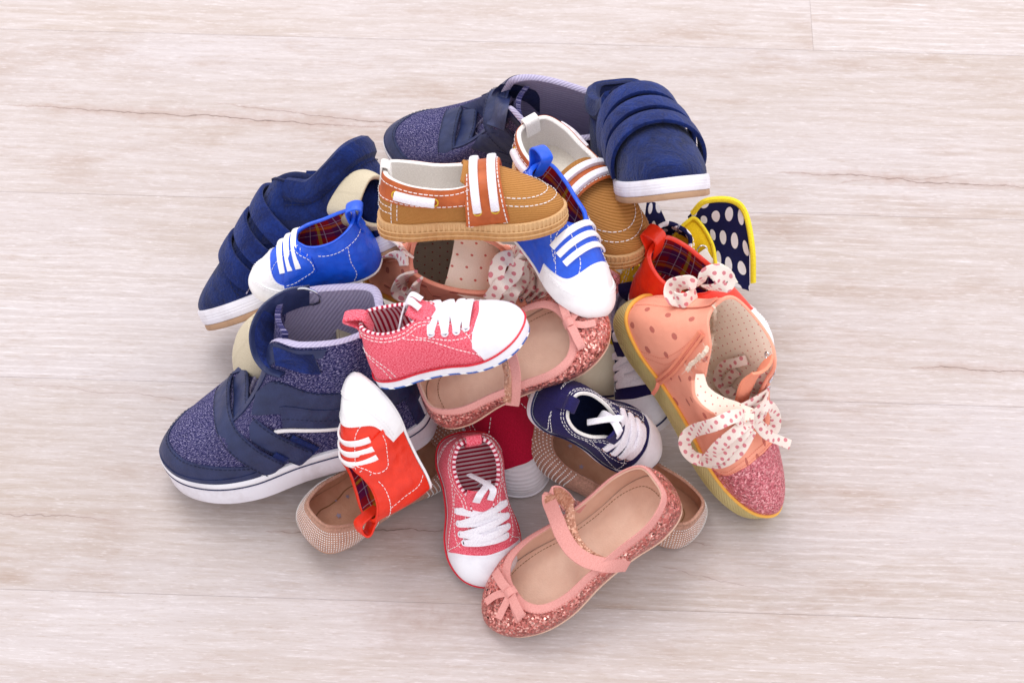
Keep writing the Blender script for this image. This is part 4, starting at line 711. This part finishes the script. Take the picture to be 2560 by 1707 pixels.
def make_suede(key, label, group, straps, lift=.25):
    s = Shoe('velcro_sneaker', label, 'shoe', LS['suede'], pose(key), group); L = s.L; LL = L.L*L.sc
    s.upper('navy_suede', 'navy_lining', insole='navy_lining', insole_z=.3, thick=.45, rimr=.2)
    s.sole('midsole', .45, L.hs+.04, .2, 'dirty_rubber', round_=.2); s.sole('outsole', 0, .5, .14, 'tan_rubber', cap=True)
    T = np.linspace(0, 1, 200, endpoint=False)
    for z in (.85, 1.05, 1.25):
        P = L.P(T)+L.outn(T)*.19; P[:, 2] = z; ribbon('sole_ridge', L.bend(P), .05, .06, M['white_rubber'], s.e, N=(0, 0, 1), sect=CIRC, raw=True, closed=True)
    s.patch('heel_counter', -.1, .1, 0, lambda t: .7-abs(t)*3, 'navy_suede', off=.1, nt=40)
    K = [(-.27, .92), (-.2, .93), (-.1, .93), (0, .93), (.1, .93), (.2, .93), (.27, .92)]; s.rib('collar_padding', K, 1.5, .95, 'navy_suede', off=.02, n=70, sect=CIRC)
    s.stitch([(t, v-.16) for t, v in K], 'thread_navy', off=.06)
    for sg in (0, 1):
        m = (lambda t: 1-t) if sg else (lambda t: t); s.quadp('side_window', [(m(.2), .55), (m(.25), .6), (m(.3), .66)], [(m(.2), .35), (m(.25), .38), (m(.3), .44)], 'navy_lining', off=.05)
        s.stitch([(m(.34), .9), (m(.38), .6), (m(.36), .3), (m(.33), .02)], 'thread_navy', off=.04)
    for x, tl, w_, a0, a1 in straps:
        P, N_ = s.hoop(x, .04, tl, a0, a1, off=.22)
        for _ in range(6): P[1:-1] = (P[:-2]+2*P[1:-1]+P[2:])/4
        k = np.linspace(0, 1, len(P)); P = P+N_*(lift*np.sin(k*math.pi)**.7)[:, None]+np.array([.12, 0, 0])*np.sin(k*9)[:, None]
        W_ = np.interp(k, [0, .93, .98, 1], [w_, w_, w_*.92, w_*.8]); st_ = ribbon('velcro_strap', P, W_, .3, M['navy_suede_blue'], s.e, N=N_, raw=True)
        Tn, Nn, B = frames(P, N_); Q = P[-1]+B[-1]*np.linspace(-.55, .55, 12)[:, None]*w_-Nn[-1]*.08
        ribbon('strap_edge', Q, .1, .1, M['grey_lining'], st_, N=Nn[-1], sect=CIRC, n=12)
    s.done(); return s

def make_peach(key, label, group, front):
    s = Shoe('peach_high_top', label, 'shoe', LS['peach_right' if front else 'peach_mid'], pose(key), group); L = s.L; LL = L.L*L.sc
    s.upper('peach', 'cream_dots', rim='peach_plain', insole='cream_dots', insole_z=.3, thick=.18, rimr=.08)
    s.sole('foxing', .15, L.hs-.12, .2, 'straw_rubber', round_=.15); s.sole('outsole', 0, .2, .15, 'straw_rubber', cap=True, round_=.05)
    T = np.linspace(0, 1, 200, endpoint=False); P = L.P(T)+L.outn(T)*.12; P[:, 2] = L.hs-.1; ribbon('yellow_piping', L.bend(P), .3, .26, M['yellow_rubber'], s.e, N=(0, 0, 1), sect=CIRC, raw=True, closed=True)
    f = smoothv(lambda t: vleave(L, lambda p: p[0] > .73, t), .32, .68); s.patch('toe_cap', .325, .675, 0, f, 'glitter_pink', off=.05, nt=70)
    for d in (.02, .06): s.stitch([(.335+.33*i/20, min(1, f(.335+.33*i/20)+d)) for i in range(21)], 'thread_peach', .14, .08, .04)
    for sg in (0, 1):
        m = (lambda t: 1-t) if sg else (lambda t: t)
        for d in (0, .012): s.stitch([(m(.125+d), .02), (m(.14+d), .3), (m(.125+d), .6), (m(.09+d), .9)], 'thread_peach', .14, .08, .04); s.stitch([(m(.30+d), .02), (m(.31+d), .4), (m(.36+d), .75), (m(.38+d), .9)], 'thread_peach', .14, .08, .04)
        for d in (0, .03): s.stitch([(m(.255), .95-d), (m(.30), .95-d), (m(.36), .94-d), (m(.43), .94-d)], 'thread_peach', .14, .08, .04)
    for d in (-.02, .02): s.stitch([(d, .05), (d, .5), (d*.8, .9)], 'thread_peach', .14, .08, .04)
    s.rib('heel_tab', [(0, .55), (0, .75), (0, .97)], 1.1, .14, 'peach_plain', off=.12, n=14)
    C = CURVES[key]; TL = np.array(CAML(s))
    def lc(nm, wd=.85, mat='lace_dots', name='lace', tw=0, n=30):
        K = np.array(C[nm]); N_ = TL+np.array([0, 0, tw]); return ribbon(name, K, wd, .12, M[mat], s.e, N=N_, n=n)
    for nm in ('heel_bow_a', 'heel_bow_b'): ribbon('heel_bow', C[nm], [.8, 1.1, 1.4, 1.4, 1.1, .8], .16, M['lace_dots'], s.e, N=TL+np.array([.5, 0, .2]), n=30)
    if front:
        lc('loop_left', .95, name='bow_loop', n=50); lc('loop_right', .85, name='bow_loop'); lc('tail_left', .85, name='bow_tail'); lc('tail_right', .75, name='bow_tail'); lc('knot', .9, name='bow_knot'); lc('band_low', .9)
        for nm in ('lace_upper', 'lace_inner', 'lace_right', 'lace_cross'): lc(nm, .72)
        FK = np.array([(5.4, -3.0, 7.4), (6.5, -3.45, 7.1), (7.8, -3.1, 7.2), (9.0, -2.1, 7.5), (9.9, -1.0, 7.7)]); ribbon('eyestay_flap', FK, [.6, 1.2, 1.5, 1.4, .8], .12, M['cream_dots'], s.e, N=TL, n=24); ribbon('flap_edge', FK+[.1, -.65, -.35], .26, .26, M['peach_plain'], s.e, N=TL, n=24, sect=CIRC)
        for d in (-.16, .16): ribbon('zip_tape', np.array(C['zip'])+[d, 0, d*.6], .2, .06, M['peach_bright'], s.e, N=TL, n=20)
        ribbon('zip_teeth', C['zip'], .12, .14, M['thread_peach'], s.e, N=TL, n=20, sect=CIRC); z = np.array(C['zip'][0]); ribbon('zip_pull', [z, z+[.3, -.3, -.2], z+[.55, -.55, -.7]], .3, .16, M['thread_peach'], s.e, N=TL, n=6)
        K = path(C['frayed'], 60); rr = np.random.default_rng(3); ribbon('frayed_edge', K+rr.normal(0, .045, K.shape), .3, .16, M['cream_edge'], s.e, N=TL, raw=True)
        V, F = [], []
        for i in range(60):
            q = K[i]; 
            for _ in range(3):
                d = rr.normal(0, .28, 3)+[.1, .1, 0]; a = len(V); V += [q, q+[.03, .03, 0], q+d+[.02, 0, .02], q+d]; F.append((a, a+1, a+2, a+3))
        s.obj('loose_thread', V, F, 'cream_edge', kind='stuff')
        for (u, v) in ((.215, .9), (.235, .84)):
            p = L.S(u, v, -.22)[0]; ring('eyelet', p, L.N(np.array([u]), np.array([v]))[0], .26, .1, M['silver'], s.e)
    else:
        s.tongue([LL*(.56, 0, .36), LL*(.46, 0, .46), LL*(.36, 0, .52), LL*(.24, .01, .53)], [1.0, 1.8, 2.1, 1.9], 'cream_dots', curve=.3, thick=.15, name='folded_lining')
        for nm, w_ in (('loop_a', .95), ('loop_b', 1.0), ('tail_a', .9), ('tail_b', .85), ('lace_c', .85)): lc(nm, w_, name='bow_'+('tail' if 'tail' in nm else 'loop'))
    for sg in ():
        p = n = None
        K = [p, p+[-.1, sg*.5, .15], p+[-.25, sg*1.15, .35], p+[-.3, sg*1.7, .1], p+[-.15, sg*1.5, -.35], p+[-.05, sg*.8, -.25], p+[0, sg*.1, 0]]
        ribbon('heel_bow', K, [1.0, 1.2, 1.5, 1.5, 1.4, 1.1, .9], .16, M['lace_dots'], s.e, W=(-.6, .1, 1), n=24)
    E = []
    for t, v in ((.265, .9), (.30, .89), (.335, .885), (.37, .885), (.405, .89)):
        a = s.eyelet(t, v, .24, 'silver'); s.hole(t, v, .19); b_ = s.eyelet(1-t, v, .24, 'silver'); s.hole(1-t, v, .19); E.append((a, b_))
    s.tongue([L.S(.5, .95, -.2)[0], LL*(.53, 0, .35), LL*(.47, 0, .44), LL*(.43, 0, .52), LL*(.41, 0, .60)], [.5, .8, 1.1, 1.3, 1.3], 'peach_bright', curve=.3)
    for i, (a, b_) in enumerate(E):
        if i >= (2 if front else 0): lace_over(s, a, b_, .45, .8, mat='lace_dots')
        if 2 <= i < 4: lace_over(s, a, E[i+1][1], .75, .7, mat='lace_dots')
    s.done(); return s

def CAML(s):
    """direction towards the standing viewer in the shoe's frame, for pieces that lie face up"""
    e = s.e; R = Euler(e.rotation_euler).to_matrix(); v = R.transposed() @ (Vector((0, -.54, .84))); return (v.x, v.y, v.z)
def sheet(s, name, a, b, mat, n=24, m=12, bulge=.4, thick=.12, edge=None):
    A, Bk = path(a, n), path(b, n); J = np.linspace(0, 1, m); G = A[:, None]*(1-J[None, :, None])+Bk[:, None]*J[None, :, None]; T = np.array(CAML(s))
    G = G+T*(bulge*np.sin(J*math.pi)[None, :, None]*np.sin(np.linspace(.3, 2.8, n))[:, None, None]); Gb = G-T*thick
    V = np.concatenate([G.reshape(-1, 3), Gb.reshape(-1, 3)]); F = quads(n, m)+quads(n, m, flip=True, base=n*m)
    for i in range(n-1): F += [(i*m, (i+1)*m, n*m+(i+1)*m, n*m+i*m), ((i+1)*m+m-1, i*m+m-1, n*m+i*m+m-1, n*m+(i+1)*m+m-1)]
    for j in range(m-1): F += [(j+1, j, n*m+j, n*m+j+1), ((n-1)*m+j, (n-1)*m+j+1, n*m+(n-1)*m+j+1, n*m+(n-1)*m+j)]
    la = np.linalg.norm(np.diff(A, axis=0), axis=1).sum(); lb = np.linalg.norm(A-Bk, axis=1).mean(); U = np.tile(np.stack([np.repeat(np.linspace(0, la, n), m), np.tile(J*lb, n)], 1), (2, 1))
    return s.obj(name, V, F, mat, uv=U)
make_mary('mary_front', 'rose glitter ballet shoe open in front of the pile, strap looped through a ring', 'rose glitter ballet shoes', True)
make_mary('mary_mid', 'rose glitter ballet shoe mid pile, under the pink canvas baby sneaker', 'rose glitter ballet shoes', False)
make_ballet('ballet_left', 'nude ballet flat with star insole under the red leather baby shoe', 'nude studded ballet flats')
make_ballet('ballet_right', 'nude ballet flat with crystal toe under the navy baby sneaker', 'nude studded ballet flats')
make_canvas('canvas_mid', 'pink canvas baby sneaker lying mid pile on the glitter shoe, toe to the right', group='pink canvas baby sneakers')
make_canvas('canvas_front', 'pink canvas baby sneaker leaning down to the floor at the front, toe towards the viewer', tabout=.15, capx=.79, group='pink canvas baby sneakers')
make_canvas('navy_front', 'navy canvas baby sneaker on its side above the front glitter shoe', last='navy', cloth='navy_canvas', lining='navy_lining', rim='white_cloth', line='navy_line', cap='white_rubber', outsole='white_rubber', eye='silver', capx=.80, tabout=.3, group='navy canvas baby sneakers')
make_canvas('navy_back', 'navy canvas baby sneaker with white toe cap squeezed beside the right peach high-top', last='navy', cloth='navy_canvas', lining='grey_lining', line='navy_line', cap='white_rubber', outsole='white_rubber', eye='silver', capx=.80, tabout=.3, group='navy canvas baby sneakers')
make_boat('boat_top', 'tan twill boat shoe on top of the pile, toe to the right', 'tan boat shoes', -1)
make_boat('boat_back', 'tan twill boat shoe pointing down to the right behind the blue baby shoe', 'tan boat shoes', 1)
make_crib('blue_left', 'blue leather baby shoe on the left, resting on the navy suede sneaker', 'blue_leather', 'blue leather baby shoes', flap=1)
make_crib('blue_mid', 'blue leather baby shoe in the middle, toe pointing down at the glitter shoe', 'blue_leather', 'blue leather baby shoes', flap=0)
make_crib('red_front', 'red leather baby shoe standing on its heel at the front, white toe up', 'red_leather', 'red leather baby shoes', flap=-1)
make_crib('red_back', 'red leather baby shoe behind the right peach high-top, plaid lining showing', 'red_leather', 'red leather baby shoes', flap=0, bars=False)
make_woven('woven_front', 'navy and grey knit high-top sneaker standing at the left front, ankle strap open', 'knit high-top sneakers', True)
make_woven('woven_back', 'navy and grey knit high-top sneaker at the back, toe to the left', 'knit high-top sneakers', False)
make_suede('suede_left', 'navy suede sneaker with three straps at the left, heel raised', 'navy suede sneakers', [(.60, 28, 1.5, -60, 62), (.475, 28, 1.5, -60, 60), (.35, 28, 1.5, -56, 58)])
make_suede('suede_back', 'navy suede sneaker with three straps at the back right, toe towards the viewer', 'navy suede sneakers', [(.60, 26, 1.45, -62, 66), (.475, 26, 1.45, -60, 62), (.345, 26, 1.5, -56, 60)], lift=.38)
make_peach('peach_right', 'peach dotted high-top at the right with its glitter toe on the floor', 'peach dotted high-tops', True)
make_peach('peach_mid', 'peach dotted high-top in the middle under the upper boat shoe', 'peach dotted high-tops', False)
make_canvas('crimson', 'crimson canvas sneaker with ribbed white toe, under the glitter shoe and nude flat', last='crib', cloth='crimson', lining='white_cloth', line='white_rubber', cap='ribbed_rubber', outsole='ribbed_rubber', foxing='ribbed_rubber', name='canvas_sneaker', tab=False, laces=None, capx=.85)
yl = make_canvas('yellow', 'yellow canvas high-top with cream toe and navy polka dot lining, buried at the right', cloth='yellow', lining='polka', line='navy_line', cap='cream_rubber', outsole='cream_rubber', foxing='cream_diamond', name='canvas_high_top', tab=False)
make_crib('beige_back', 'beige cloth slipper with ribbed lining between the navy suede sneaker and boat shoe', 'beige', cap=False, bars=False, loop=False, flap=0, lining='corduroy', name='cloth_slipper', rim='beige', group='beige slippers')
make_crib('beige_left', 'beige cloth slipper behind the ankle of the front knit high-top', 'beige', cap=False, bars=False, loop=False, flap=0, lining='corduroy', name='cloth_slipper', rim='beige', group='beige slippers')

Cy = CURVES['yellow']; sheet(yl, 'collar_flap', Cy['pol_a'], Cy['pol_b'], 'polka', bulge=-.5); sheet(yl, 'collar_flap', Cy['yel_a'], Cy['yel_b'], 'yellow', bulge=.3); sheet(yl, 'collar_flap', Cy['nav_a'], Cy['nav_b'], 'polka', bulge=.2)
TLy = CAML(yl); ribbon('flap_binding', Cy['edge'], .34, .34, M['yellow_bind'], yl.e, N=TLy, n=40, sect=CIRC); ring('eyelet', np.array(Cy['eye'][0])+np.array(TLy)*.12, TLy, .3, .1, M['silver'], yl.e); ribbon('lace', Cy['lace'], .6, .12, M['yellow_dots'], yl.e, N=TLy, n=20)
ribbon('flap_binding', np.array(Cy['yel_a'])+np.array(TLy)*.1, .22, .22, M['yellow_bind'], yl.e, N=TLy, n=30, sect=CIRC)
